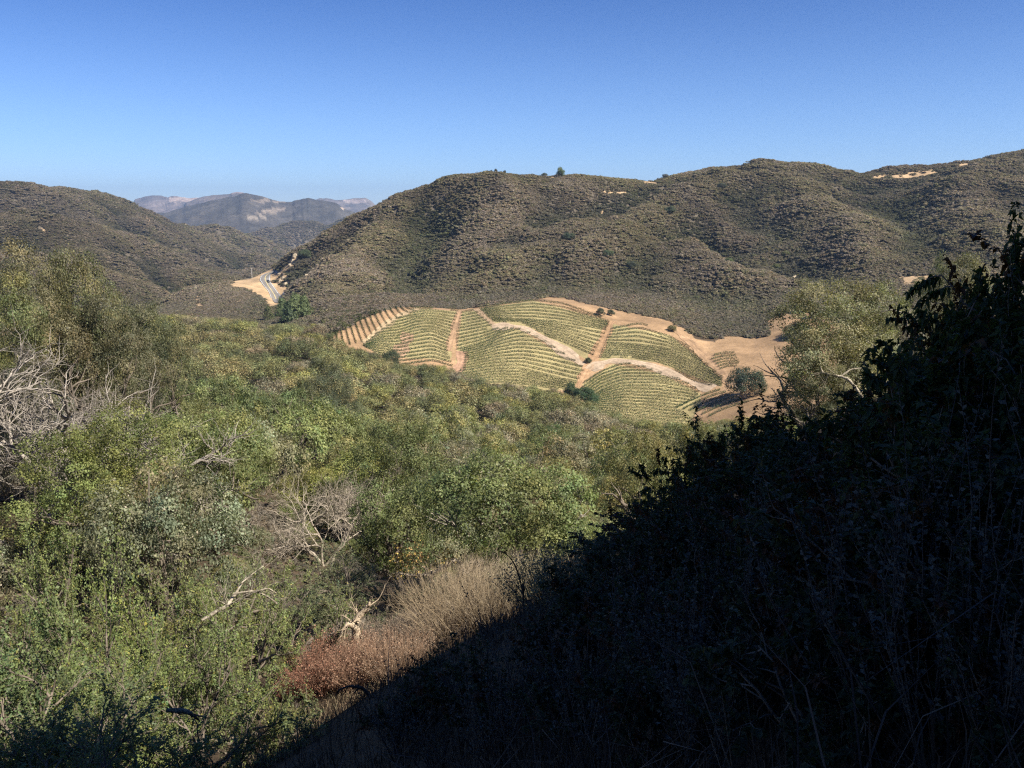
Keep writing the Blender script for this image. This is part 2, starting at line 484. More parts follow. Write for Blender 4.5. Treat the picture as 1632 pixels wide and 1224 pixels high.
def soil_mat(name, src='Col', scales=(.6, 4.0), amount=.35, bump=.4, rough=.95):
    m, t, N, L = nt(name)
    out = N.new('ShaderNodeOutputMaterial'); p = N.new('ShaderNodeBsdfPrincipled')
    p.inputs['Roughness'].default_value = rough; p.inputs['Specular IOR Level'].default_value = .1
    vc = N.new('ShaderNodeVertexColor'); vc.layer_name = src
    geo = N.new('ShaderNodeNewGeometry')
    prev = vc.outputs['Color']; hts = []
    for s in scales:
        n = N.new('ShaderNodeTexNoise'); n.inputs['Scale'].default_value = s; n.inputs['Detail'].default_value = 6; n.inputs['Roughness'].default_value = .65
        L.new(geo.outputs['Position'], n.inputs['Vector'])
        mr = N.new('ShaderNodeMapRange'); mr.inputs[1].default_value = .3; mr.inputs[2].default_value = .7
        mr.inputs[3].default_value = 1 - amount; mr.inputs[4].default_value = 1 + amount
        L.new(n.outputs['Fac'], mr.inputs[0])
        mx = N.new('ShaderNodeMix'); mx.data_type = 'RGBA'; mx.blend_type = 'MULTIPLY'; mx.inputs['Factor'].default_value = 1
        L.new(prev, mx.inputs[6]); L.new(mr.outputs[0], mx.inputs[7]); prev = mx.outputs[2]; hts.append(n)
    L.new(prev, p.inputs['Base Color'])
    if bump:
        b = N.new('ShaderNodeBump'); b.inputs['Strength'].default_value = bump; b.inputs['Distance'].default_value = .3
        L.new(hts[-1].outputs['Fac'], b.inputs['Height']); L.new(b.outputs[0], p.inputs['Normal'])
    L.new(p.outputs[0], out.inputs['Surface'])
    return m


def plain_mat(name, col, rough=.6, metal=0., spec=.4, noise=None):
    m, t, N, L = nt(name)
    out = N.new('ShaderNodeOutputMaterial'); p = N.new('ShaderNodeBsdfPrincipled')
    p.inputs['Roughness'].default_value = rough; p.inputs['Metallic'].default_value = metal; p.inputs['Specular IOR Level'].default_value = spec
    p.inputs['Base Color'].default_value = (*col, 1)
    if noise:
        tc = N.new('ShaderNodeTexCoord'); n = N.new('ShaderNodeTexNoise'); n.inputs['Scale'].default_value = noise[0]; n.inputs['Detail'].default_value = 5
        L.new(tc.outputs['Object'], n.inputs['Vector'])
        cr = N.new('ShaderNodeValToRGB'); cr.color_ramp.elements[0].position = .3; cr.color_ramp.elements[1].position = .7
        cr.color_ramp.elements[0].color = (*[c * (1 - noise[1]) for c in col], 1); cr.color_ramp.elements[1].color = (*[min(1, c * (1 + noise[1])) for c in col], 1)
        L.new(n.outputs['Fac'], cr.inputs[0]); L.new(cr.outputs[0], p.inputs['Base Color'])
        b = N.new('ShaderNodeBump'); b.inputs['Strength'].default_value = .5; b.inputs['Distance'].default_value = .05
        L.new(n.outputs['Fac'], b.inputs['Height']); L.new(b.outputs[0], p.inputs['Normal'])
    L.new(p.outputs[0], out.inputs['Surface'])
    return m


M_LEAF = leaf_mat('leaf', 'object')
M_INST = leaf_mat('scrub_leaf', 'instancer', trans=.25, rough=.7, spec=.1)
M_WOODI = leaf_mat('woodland_leaf', 'instancer', trans=.25)
M_OWN = leaf_mat('dry_leaf', 'own', trans=.2, rough=.7, spec=.1, tcol=(1.1, 1., .8))
M_VINE = leaf_mat('vine_leaf', 'own', trans=.12)
M_BARK = plain_mat('bark', (.16, .13, .10), .9, noise=(6, .4), spec=.1)
def wood_mat(name):
    m = leaf_mat(name, 'object', trans=0, rough=.9, spec=.08); N, L = m.node_tree.nodes, m.node_tree.links
    p = N['Principled BSDF']; src = p.inputs['Base Color'].links[0].from_socket
    tc = N.new('ShaderNodeNewGeometry'); n = N.new('ShaderNodeTexNoise'); n.inputs['Scale'].default_value = 14; n.inputs['Detail'].default_value = 8; n.inputs['Roughness'].default_value = .7
    L.new(tc.outputs['Position'], n.inputs['Vector'])
    cr = N.new('ShaderNodeValToRGB'); cr.color_ramp.elements[0].position = .36; cr.color_ramp.elements[0].color = (.28, .25, .22, 1); cr.color_ramp.elements[1].position = .6; cr.color_ramp.elements[1].color = (1.1, 1.08, 1.05, 1)
    L.new(n.outputs['Fac'], cr.inputs[0])
    mx = N.new('ShaderNodeMix'); mx.data_type = 'RGBA'; mx.blend_type = 'MULTIPLY'; mx.inputs['Factor'].default_value = 1
    L.new(src, mx.inputs[6]); L.new(cr.outputs[0], mx.inputs[7]); L.new(mx.outputs[2], p.inputs['Base Color'])
    b = N.new('ShaderNodeBump'); b.inputs['Strength'].default_value = .8; b.inputs['Distance'].default_value = .03; L.new(n.outputs['Fac'], b.inputs['Height']); L.new(b.outputs[0], p.inputs['Normal'])
    return m


M_PALE = wood_mat('bleached_wood')
M_TERR = soil_mat('earth', scales=(.12, 1.4), amount=.28)
M_DIRT = soil_mat('dirt_track', scales=(.25, 1.6), amount=.26)
M_ROCK = plain_mat('pale_rock', (.33, .265, .18), .9, noise=(2.4, .5), spec=.1)

# ------------------------------------------------------------------ terrain sheet
SOIL_DARK = np.array([.085, .06, .037]); SOIL_HILL = np.array([.105, .086, .060]); SOIL_TAN = np.array([.34, .218, .118]); SOIL_ROAD = np.array([.43, .295, .165])
TC = np.empty(H.shape + (3,)); TC[:] = SOIL_DARK
hillw = sstep(420, 470, RG)[None, :, None]
TC = TC * (1 - hillw) + SOIL_HILL * hillw
nz = fbm(X / 12, Y / 12, 55, 3)
straw = np.array([.315, .255, .120])
vt = np.clip(.5 + .5 * nz, 0, 1)[..., None]
TC = np.where(vineA[..., None], SOIL_TAN * (.8 + .3 * vt), TC)
BLK = [[(578, 551), (598, 534), (634, 507), (673, 491.5), (731, 496), (718, 575), (612, 568)], [(736, 498), (758, 495), (786, 520), (828, 525), (932, 588), (914, 620), (850, 625), (724, 600)],
       [(763, 492), (851, 479), (972, 512), (941, 576), (852, 526), (790, 516)], [(977, 517), (1066, 533), (1152, 602), (1150, 617), (1046, 577), (953, 574)], [(929, 612), (976, 580), (1054, 596), (1116, 627), (1120, 690), (950, 690)]]
for b_ in BLK:
    TC = np.where((vineA & in_poly(PXg, PYg, b_))[..., None], straw * (.85 + .3 * vt), TC)
TC = np.where(bareA[..., None], SOIL_ROAD * (.85 + .25 * vt), TC)
grid = np.arange(NA * NR).reshape(NA, NR)
q = np.stack([grid[:-1, :-1], grid[:-1, 1:], grid[1:, 1:], grid[1:, :-1]], -1).reshape(-1, 4)[:, ::-1]
me = mk_mesh('terrain', np.stack([X, Y, H], -1).reshape(-1, 3), [q], TC.reshape(-1, 3), True, M_TERR)
tag(link('terrain', me), 'brown hillside and canyon ground under the scrub', kind='structure')

# ------------------------------------------------------------------ far mountains
def mountain(label, pts, depth, base, seed, colA, colB, patch=None):
    ln = ridge_line(pts)
    n = 260; m = 80
    cum = np.concatenate([[0], np.cumsum(np.linalg.norm(np.diff(ln, axis=0), axis=1))]); s = np.linspace(0, cum[-1], n)
    c = np.stack([np.interp(s, cum, ln[:, k]) for k in range(3)], 1)
    c[:, 2] += (depth / 55) * fbm(s / (depth / 8), s * 0 + seed, seed, 4) * .35
    d = nrm(c[:, :2])
    v = np.linspace(-1, 1, m)
    Xm = c[:, None, 0] + d[:, None, 0] * v[None] * depth; Ym = c[:, None, 1] + d[:, None, 1] * v[None] * depth
    fall = (1 - np.abs(v)) ** 1.15
    rid = 1 - np.abs(fbm(Xm / (depth / 3.5), Ym / (depth / 3.5), seed + 3, 4))
    Z = base + (c[:, None, 2] - base) * fall[None] + (np.abs(v) ** .7 * (1 - np.abs(v)))[None] * (rid - .6) * (c[:, 2].mean() - base) * .55
    e = sstep(0, .08, np.linspace(0, 1, n)) * sstep(0, .08, 1 - np.linspace(0, 1, n))
    Z = base + (Z - base) * (.25 + .75 * e[:, None])
    Z = Z + (depth / 120) * fbm(Xm / (depth / 14), Ym / (depth / 14), seed + 5, 4) * sstep(0, .12, np.abs(v))[None]
    k = np.clip(.5 + .6 * fbm(Xm / 130, Ym / 130, seed + 9, 4), 0, 1)[..., None]
    C = np.array(colA) * (1 - k) + np.array(colB) * k
    if patch:
        PX, PY, D = project(Xm, Ym, Z)
        for poly, pc in patch:
            C = np.where((in_poly(PX + 3 * fbm(Xm / 60, Ym / 60, 3, 2), PY + .8 * fbm(Xm / 50, Ym / 50, 4, 2), poly) & (v < .1)[None])[..., None], pc, C)
    g = np.arange(n * m).reshape(n, m)
    q = np.stack([g[:-1, :-1], g[:-1, 1:], g[1:, 1:], g[1:, :-1]], -1).reshape(-1, 4)[:, ::-1]
    o = link('mountain', mk_mesh('mountain', np.stack([Xm, Ym, Z], -1).reshape(-1, 3), [q], C.reshape(-1, 3), True, M_MTN))
    tag(o, label, kind='structure')


M_MTN = soil_mat('mountain_scrub', scales=(.006, .03, .12), amount=.32, bump=1.)
mountain('dark scrubby mountain with pale cut terraces at the end of the valley', [(150, 362, 4800), (210, 350, 4750), (260, 338, 4700), (290, 330, 4700), (308, 325, 4650), (334, 317, 4600), (367, 313, 4550), (393, 309, 4500), (419, 313, 4500), (447, 321, 4500), (465, 321, 4500), (478, 317, 4450),
          (491, 313, 4400), (504, 317, 4400), (535, 321, 4400), (550, 331, 4400), (600, 350, 4400)], 1500, -150, 3, (.058, .052, .042), (.088, .075, .06),
         [([(405, 337), (430, 333), (456, 329), (455, 335), (436, 340), (410, 341)], (.22, .175, .13)), ([(398, 317), (412, 320), (425, 314), (428, 320), (415, 324), (400, 321)], (.22, .175, .13)),
          ([(434, 320), (458, 320), (458, 323), (434, 322)], (.22, .175, .13)), ([(388, 343), (420, 344), (428, 350), (400, 348)], (.22, .18, .135)), ([(540, 322), (552, 330), (546, 334)], (.4, .3, .22))])
mountain('rocky pink topped peak behind the terraced mountain', [(280, 330, 6600), (310, 320, 6600), (329, 314, 6500), (354, 308, 6500), (366, 306, 6500), (370, 304, 6500), (378, 303.5, 6500), (388, 305, 6500), (393, 307, 6500), (430, 317, 6500), (480, 326, 6500)], 1700, -160, 13,
         (.09, .075, .065), (.16, .125, .105), [([(360, 302), (395, 302), (393, 309), (364, 309)], (.36, .27, .23))])
mountain('pale cliffed mountain range far up the valley', [(200, 322, 8200), (231, 314, 8200), (244, 312, 8200), (257, 313, 8200), (267, 315, 8100), (275, 313, 8100), (298, 314, 8000), (310, 314, 8000), (323, 312, 8000), (345, 318, 8000), (380, 330, 8000)], 1800, -170, 23,
         (.11, .09, .08), (.20, .155, .13), [([(268, 314), (325, 312), (330, 322), (272, 322)], (.4, .3, .24))])
mountain('pale cliffed mountain just above the scrubby flank of the big hill', [(480, 326, 7600), (509, 316, 7600), (535, 318, 7500), (548, 316, 7500), (560, 314.5, 7500), (572, 315, 7500), (583, 316, 7500), (591, 321, 7500), (600, 330, 7500), (660, 350, 7500)], 1700, -165, 33,
         (.10, .085, .075), (.18, .145, .12), [([(545, 318), (585, 318), (588, 324), (550, 323)], (.36, .28, .24))])

# ------------------------------------------------------------------ crowns and trunks (unit size: crown radius about 1)
def crown(seed, nl, sub, per, leaf, spreadxy=.68, flat=.72, z0=.72, low=-.25, jit=.085, pale=.03, hue=.06, zst=1.0):
    g = np.random.default_rng(seed)
    d = rand_dirs(g, nl * 4); d = d[d[:, 2] > low][:nl]
    c = d * np.array([spreadxy, spreadxy, spreadxy * flat]) * g.uniform(.6, 1.25, (len(d), 1)); c[:, 2] += z0
    rl = g.uniform(.18, .40, len(d))
    c[:, 2] = c[:, 2] * zst + .12 * (zst - 1)
    c = np.vstack([c, [[0, 0, z0 * zst * f] for f in ((.95,) if zst < 1.3 else (.6, 1.15))]]); rl = np.append(rl, [.5] * (1 if zst < 1.3 else 2))
    Ps = []; Ns = []; Cs = []
    for k in range(len(c)):
        ns = int(sub * (rl[k] / .33) ** 2)
        u = rand_dirs(g, ns); u[:, 2] = np.abs(u[:, 2]) * np.where(g.random(ns) < .72, 1, -1)
        sc_ = c[k] + u * np.array([1, 1, .85]) * (rl[k] * g.uniform(.72, 1.1, ns))[:, None]
        dd = np.linalg.norm((sc_[:, None] - c[None]), axis=2) / rl[None]; dd[:, k] = 9
        keep = (dd.min(1) > .78) & (sc_[:, 2] > .08)
        sc_, u = sc_[keep], u[keep]
        if len(sc_) == 0: continue
        lobe = g.normal(1, .13); lh = g.normal(0, hue)
        nn = per
        P = np.repeat(sc_, nn, 0) + g.normal(size=(len(sc_) * nn, 3)) * jit * np.array([1, 1, .8])
        N_ = np.repeat(u, nn, 0) * 1.0 + rand_dirs(g, len(P)) * .45 + np.array([0, 0, .35])
        sb = np.repeat(g.normal(1, .26, len(sc_)).clip(.45, 1.7), nn)
        val = np.clip(lobe * sb * g.normal(1, .18, len(P)), .35, 1.9)
        h = lh + np.repeat(g.normal(0, .05, len(sc_)), nn)
        col = np.stack([val * (1 + h), val, val * (1 - .4 * h)], 1)
        pl = g.random(len(P)) < pale * .7
        col[pl] = np.array([1.75, 1.5, 1.8]) * g.uniform(.8, 1.3, (pl.sum(), 1))
        Ps.append(P); Ns.append(N_); Cs.append(col)
    P = np.concatenate(Ps); N_ = np.concatenate(Ns); Cc = np.clip(np.concatenate(Cs), .05, 3.5)
    V, q = leaf_quads(g, P, N_, leaf, .6, .6)
    return V, q, np.repeat(Cc, 4, 0)


def trunk_mesh(seed, mat, height=.75, rad=.07, name='trunk', levels=2, nch=(5, 4), lift=.05):
    g = np.random.default_rng(seed); a = Acc()
    for s in range(g.integers(1, 3)):
        br, _ = grow(g, (g.normal() * .04, g.normal() * .04, -.22), (g.normal() * .3, g.normal() * .3, 1), height + .2, rad, levels, nch, spread=.85, up=lift, wig=.3)
        for p, r, lv in br:
            V, q = tube(p, r, 5 if lv < 2 else 4); a.add(V, [q])
    return a.mesh(name, mat, True)


def crown_me(name, mat, *a, **k):
    V, q, c = crown(*a, **k)
    return mk_mesh(name, V, [q], c, False, mat)


MID = [crown_me('crown', M_LEAF, 100 + i, 19 + i, 46, 28, .040, flat=(.6, .72, .85, .66)[i % 4], pale=.035, jit=.05) for i in range(7)]
FAR = [crown_me('crown', M_LEAF, 200 + i, 20 + i, 60, 14, .065, flat=(.62, .75, .85)[i % 3], pale=.015, low=-.55) for i in range(5)]
FINE = [crown_me('crown', M_LEAF, 170 + i, 21 + i, 58, 46, .027, flat=(.62, .78, .7, .85)[i % 4], pale=.04, jit=.043) for i in range(4)]
TALL = [crown_me('crown', M_LEAF, 150 + i, 32 + 2 * i, 44, 44, .029, flat=.95, pale=.035, jit=.055, low=-.7, zst=(1.8, 2.0, 1.7, 1.9)[i]) for i in range(4)]
TTRK = trunk_mesh(390, M_BARK, height=1.15, rad=.06, levels=2, nch=(4, 4))


def top_of(me):
    v = np.empty(len(me.vertices) * 3, np.float32); me.vertices.foreach_get('co', v); return float(np.percentile(v[2::3], 99.5))


TRK = [trunk_mesh(300 + i, M_BARK) for i in range(4)]

# shared pale twigs that stick out of the scrub-oak crowns
def twig_mesh(seed, n=10, name='dead_crown', mat=None, lv=2, rad=.02):
    g = np.random.default_rng(seed); a = Acc()
    for k in range(n):
        d = rand_dirs(g, 1)[0]; d[2] = abs(d[2]) * .8 + .1
        st = d * np.array([.5, .5, .3]) + np.array([0, 0, .5])
        br, _ = grow(g, st, d + np.array([0, 0, .2]), g.uniform(.35, .6), rad, lv, 3, spread=.7, up=.03, wig=.35)
        for p, r, l in br:
            V, q = tube(p, r, 3); a.add(V, [q], np.array([1, 1, 1]) * g.uniform(.8, 1.15))
    return a.mesh(name, mat, True)


TWG = [twig_mesh(400 + i, 5, mat=M_PALE) for i in range(3)]

# ------------------------------------------------------------------ placing and describing plants
LANDMARKS = [  # (px, py, words)
    (510, 700, 'the bleached thicket'), (70, 560, 'the big grey dead tree'), (560, 985, 'the pale broken stump'), (530, 1075, 'the rust-red brush'), (740, 950, 'the tall straw stalks'),
    (1350, 540, 'the pale bank oak'), (925, 630, 'the twin dark vineyard bushes'), (730, 585, 'the bare dirt spur'), (560, 550, 'the fanned vine rows'),
    (440, 495, 'the roadside pines'), (830, 940, 'the bent black stalk'), (1130, 690, 'the sunlit sumac tips'), (370, 960, 'the fallen white limb'), (1020, 680, 'the lowest vine rows'),
    (60, 420, 'the tall oak at the canyon edge'), (690, 905, 'the yellow-leaved dead limb'), (200, 640, 'the dark red hollow'), (1190, 605, 'the round meadow oak'),
]
NEAR_WORDS = ['closest', 'second', 'third', 'fourth', 'fifth', 'sixth', 'seventh', 'eighth', 'ninth', 'tenth', 'eleventh', 'twelfth', 'thirteenth', 'fourteenth', 'fifteenth', 'sixteenth', 'seventeenth', 'eighteenth', 'nineteenth', 'twentieth']
PENDING = []   # (object, px, py, description)


def describe_all():
    groups = {}
    for o, px, py, desc in PENDING:
        d = [(px - a) ** 2 + (py - b) ** 2 for a, b, w in LANDMARKS]
        k = int(np.argmin(d)); a, b, w = LANDMARKS[k]
        dx, dy = px - a, py - b
        way = ('left of' if dx < 0 else 'right of') if abs(dx) > abs(dy) * 1.1 else ('beyond' if dy < 0 else 'below')
        groups.setdefault((k, way), []).append((d[k], o, desc))
    for (k, way), lst in groups.items():
        lst.sort(key=lambda t: t[0])
        for i, (dd, o, desc) in enumerate(lst):
            nth = NEAR_WORDS[i] if i < len(NEAR_WORDS) else '%dth' % (i + 1)
            o['label'] = '%s, %s one %s %s' % (desc, nth, way, LANDMARKS[k][2])


def tree(kind, base, scale, crown_mesh, trunk, tint, desc=None, label=None, cat='tree', group=None, rotz=None, zs=1., twig=None, twigcol=(.34, .3, .25), sx=1.):
    o = empty(kind, base, rng.uniform(0, 6.28) if rotz is None else rotz, scale)
    o.scale = (scale * sx, scale, scale * zs)
    o['category'] = cat
    if group: o['group'] = group
    tint = np.array(tint) * (1.18 if label else 1.0); c = link('crown', crown_mesh, o); c.color = (*(tint * np.array([.93, .95, .95]) + np.array([.003, .003, .016])), 1)
    if trunk is not None: link('trunk', trunk, o)
    if twig is not None:
        t = link('dead_crown', twig, o); t.color = (*twigcol, 1)
    if label: o['label'] = label
    else:
        px, py, _ = project(base[0], base[1], base[2] + scale)
        PENDING.append((o, float(px), float(py), desc))
    return o


OLIVE = [('olive-green', (.245, .232, .080)), ('dull grey-green', (.240, .228, .118)), ('bright yellow-green', (.275, .280, .070)), ('deep green', (.160, .180, .056)),
         ('brownish-green', (.240, .208, .104)), ('mid green', (.215, .232, .072))]

# --- scattered oaks and scrub in the canyon
def scatter_spacing(n_try, r0, r1, a0, a1, space, taken, seed):
    g = np.random.default_rng(seed); out = []
    for _ in range(n_try):
        r = math.sqrt(g.uniform(r0 * r0, r1 * r1)); a = R(g.uniform(a0, a1))
        x, y = r * math.sin(a), r * math.cos(a)
        sp = space(r)
        if all((x - u) ** 2 + (y - v) ** 2 > (sp * .5 + w * .5) ** 2 for u, v, w in taken):
            taken.append((x, y, sp)); out.append((x, y, r, a))
    return out


def in_clear(px, py):
    """openings in the canyon canopy: the dry brush slope below the stump"""
    return bool(in_poly(np.array(px), np.array(py), [(455, 1000), (540, 930), (600, 905), (640, 872), (760, 856), (830, 860), (880, 960), (620, 1120), (470, 1180)]))


# canopy line below which the canyon trees stay (so the vineyard shows as it does)
EDGE = [(-100, 420), (0, 500), (180, 480), (260, 500), (330, 505), (400, 512), (440, 516), (500, 515), (525, 515), (534, 535), (545, 554), (560, 556), (585, 556), (612, 568), (640, 580), (700, 582), (735, 598), (770, 606), (830, 613), (900, 622),
        (950, 650), (1000, 666), (1060, 675), (1110, 678), (1150, 668), (1200, 668), (1240, 660), (1300, 640), (1400, 600), (1632, 470), (1800, 430)]
ex, ey = np.array(EDGE, float).T


def fit_under_edge(x, y, z, h, width):
    """largest crown height that keeps the tree under the canopy line"""
    for f in (1, .92, .84, .76, .68, .6, .52, .44, .36):
        px, py, d = project(x, y, z + h * f)
        half = width * f * F_PX / math.hypot(x, y)
        lim = max(np.interp(px, ex, ey), np.interp(px - half * .6, ex, ey), np.interp(px + half * .6, ex, ey))
        if py >= lim - 1: return f
    return 0


TAKEN = []
GRP = 'scrub oaks filling the canyon'


def special(px, pytop, r, rad, kind, mesh, tint, label, cat='tree', trunk=True, twig=None, twigcol=(.34, .3, .25), group=None, sink=.0, hmin=.8):
    a, t = px_azt(px, pytop); a = float(a)
    x, y = r * math.sin(a), r * math.cos(a); z = float(hq(x, y)) - sink
    h = max(hmin * rad, float(t) * r - z)
    TAKEN.append((x, y, rad * 1.6))
    tall = h / rad > 2.25
    if tall: mesh = TALL[int(rng.integers(4))]
    elif r < 78: mesh = FINE[int(rng.integers(4))]
    return tree(kind, (x, y, z), rad, mesh, (TTRK if tall else TRK[rng.integers(4)]) if trunk else None, tint, label=label, cat=cat, zs=h / (top_of(mesh) * rad), twig=twig, twigcol=twigcol, group=group)


def special_hit(px, pybase, rmin, rad, hgt, kind, mesh, tint, label, cat='bush', trunk=True, group=None, rmax=3500):
    p = hit(px, pybase, rmin, rmax)
    return tree(kind, (p[0], p[1], p[2] - .1), rad, mesh, TRK[rng.integers(4)] if trunk else None, tint, label=label, cat=cat, zs=hgt / (1.5 * rad), group=group)


# tall oaks on the left bank
special(48, 388, 72, 3.6, 'oak_tree', MID[0], (.155, .140, .062), 'tall olive-brown oak whose crown tops the canyon edge above the grey dead tree', twig=TWG[0])
special(112, 402, 76, 3.4, 'oak_tree', MID[1], (.150, .145, .055), 'tall olive oak just right of the topmost oak above the grey dead tree', twig=TWG[1])
special(0, 440, 66, 3.4, 'oak_tree', MID[2], (.160, .158, .050), 'green oak at the picture edge under the topmost oak')
special(150, 470, 74, 3.6, 'oak_tree', MID[3], (.135, .125, .058), 'brownish oak with bare limbs right of the grey dead tree', twig=TWG[2])
special(205, 470, 84, 3.4, 'oak_tree', MID[4], (.130, .125, .060), 'dull oak with a bare pale twig, right of the grey dead tree', twig=TWG[0])
special(250, 482, 92, 3.4, 'oak_tree', MID[5], (.130, .130, .050), 'olive oak beneath the left valley, behind the bare-limbed oaks')
special(20, 560, 58, 2.6, 'oak_tree', MID[6], (.120, .105, .065), 'brown half-bare oak at the picture edge behind the grey dead tree')
# the big pale oak on the right bank
special(1318, 450, 52, 3.5, 'oak_tree', MID[2], (.190, .180, .085), 'large pale grey-green oak with white bare limbs standing on the bank above the shaded bushes', twig=TWG[1], twigcol=(.5, .46, .38))
special(1385, 450, 57, 3.1, 'oak_tree', MID[5], (.185, .175, .075), 'pale green oak right behind the large oak with white limbs', twig=TWG[2])
special(1312, 575, 50, 1.9, 'oak_tree', MID[0], (.165, .160, .075), 'low grey-green oak under the left side of the large oak with white limbs', twig=TWG[0])
special(1432, 500, 66, 2.8, 'oak_tree', MID[1], (.150, .135, .085), 'greyish thin oak beside the dark sumac and behind the large oak', twig=TWG[1], twigcol=(.45, .4, .34))
special(1535, 405, 75, 2.6, 'oak_tree', MID[4], (.165, .160, .075), 'olive oak peeping over the dark sumac below the right ridge')
special(1480, 445, 80, 2.6, 'oak_tree', MID[6], (.150, .145, .060), 'small oak beside the rusty bare patch above the dark sumac')

# named mid-distance canopies seen clearly in the photograph
special(640, 668, 66, 4.2, 'oak_tree', MID[3], (.140, .150, .045), 'broad round green oak just right of the bleached thicket', twig=TWG[0])
special(200, 650, 46, 3.3, 'oak_tree', MID[6], (.165, .178, .048), 'broad bright green oak in front of the dark red hollow')
special(115, 660, 44, 3.0, 'oak_tree', MID[0], (.170, .180, .045), 'yellowish green oak right below the grey dead tree')
special(330, 640, 62, 3.4, 'oak_tree', MID[1], (.150, .150, .050), 'olive oak halfway between the red hollow and the bleached thicket')
special(525, 575, 150, 4.8, 'oak_tree', MID[4], (.120, .125, .055), 'dark rounded oak below the fanned vine rows')
special(885, 790, 44, 2.2, 'leafy_shrub', MID[2], (.215, .205, .068), 'rounded yellow-green shrub standing above the bent black stalk', 'shrub')
special(640, 760, 40, 2.8, 'oak_tree', MID[5], (.125, .140, .040), 'dense dark green oak above the yellow-leaved dead limb')

# dark shrubs and the meadow oak by the vineyard
special_hit(1190, 634, 262, 6.4, 11.0, 'oak_tree', FAR[1], (.058, .072, .028), 'round dark oak standing alone on the tan meadow beside the vineyard', 'tree')
special_hit(934, 646, 252, 4.6, 7.5, 'vineyard_bush', FAR[0], (.060, .095, .030), 'larger deep green bush of the twin pair at the foot of the dirt track', 'bush')
special_hit(912, 640, 252, 3.6, 6.5, 'vineyard_bush', FAR[2], (.062, .092, .032), 'smaller deep green bush of the twin pair at the foot of the dirt track', 'bush')
special_hit(937, 579, 300, 1.5, 2.6, 'vineyard_bush', FAR[3], (.075, .09, .03), 'tiny round bush beside the straight dirt track through the vines', 'bush')
special_hit(957, 503, 380, 2.1, 3.6, 'vineyard_bush', FAR[4], (.085, .09, .04), 'round bush at the head of the dirt track, nearer the upper vines', 'bush')
special_hit(974, 503, 380, 2.0, 3.2, 'vineyard_bush', FAR[0], (.085, .095, .04), 'round bush at the head of the dirt track, farther from the upper vines', 'bush')
special_hit(1071, 528, 330, 2.1, 2.8, 'vineyard_bush', FAR[1], (.17, .15, .05), 'small yellowish bush on the tan strip under the grey scrub', 'bush')
special_hit(1274, 536, 330, 5.4, 6.2, 'vineyard_bush', FAR[2], (.085, .088, .055), 'dark grey-green bush on the tan meadow beside the pale oak', 'bush')
special_hit(1300, 505, 380, 3.2, 4.6, 'vineyard_bush', FAR[3], (.075, .08, .05), 'dark bush at the upper rim of the tan meadow', 'bush')
special_hit(624, 584, 290, 3.4, 6.0, 'vineyard_bush', FAR[4], (.07, .085, .03), 'dark bush at the mouth of the bare dirt gully in the vines', 'bush')

# ------------------------------------------------------------------ pines by the road
def pine_mesh(seed):
    g = np.random.default_rng(seed); P = []; Nn = []; C = []
    for k in range(190):
        h = g.uniform(.12, 1); rad = (.44 * (1 - h) ** .7 + .05) * g.uniform(.5, 1.05); a = g.uniform(0, 6.28)
        c = np.array([math.cos(a) * rad, math.sin(a) * rad, h])
        n = 16
        P.append(c + g.normal(size=(n, 3)) * .035); Nn.append(np.tile(np.array([math.cos(a), math.sin(a), .6]), (n, 1)))
        C.append(np.ones((n, 3)) * g.normal(1, .2, (n, 1)).clip(.4, 1.8))
    V, q = leaf_quads(g, np.concatenate(P), np.concatenate(Nn), .07, .35)
    return mk_mesh('crown', V, [q], np.repeat(np.concatenate(C), 4, 0), False, M_LEAF)


PINES = [pine_mesh(1), pine_mesh(2)]
PTRUNK = (lambda a: (a.add(*[(v, [q]) for v, q in [tube([(0, 0, -.08), (.004, 0, .3), (0, .004, .9)], [.028, .02, .006], 6)]][0]), a.mesh('trunk', M_BARK, True))[1])(Acc())


def pine(px, pyb, hgt, mesh, tint, label, wid=1.):
    p = hit(px, pyb, 430)
    o = empty('pine_tree', (p[0], p[1], p[2] - .2), rng.uniform(0, 6), hgt); o.scale = (hgt * wid, hgt * wid, hgt)
    link('crown', mesh, o).color = (*tint, 1); link('trunk', PTRUNK, o)
    tag(o, label, 'tree', 'pines beside the road bend')


pine(450, 506, 10.5, PINES[0], (.15, .19, .08), 'slim pine standing closest to the road edge', .95)
pine(472, 512, 13.5, PINES[1], (.17, .205, .085), 'tallest broad pine of the clump by the road', 1.05)
pine(486, 512, 11, PINES[0], (.16, .195, .08), 'pine at the scrub side of the clump by the road', .95)
pine(462, 518, 11, PINES[1], (.08, .11, .05), 'short dark pine in front of the clump by the road', 1.1)
pine(428, 512, 8.0, PINES[0], (.13, .14, .06), 'small yellowish pine on the valley side of the road', .95)

# ------------------------------------------------------------------ dead and pale wood
def skeleton_mesh(name, mat, br, sides=(6, 5, 4, 3, 3, 3), shade=.12, seed=0):
    g = np.random.default_rng(seed); a = Acc()
    for p, r, lv in br:
        V, q = tube(p, r, sides[min(lv, 5)]); a.add(V, [q], np.ones(3) * g.normal(1, shade))
    return a.mesh(name, mat, True)


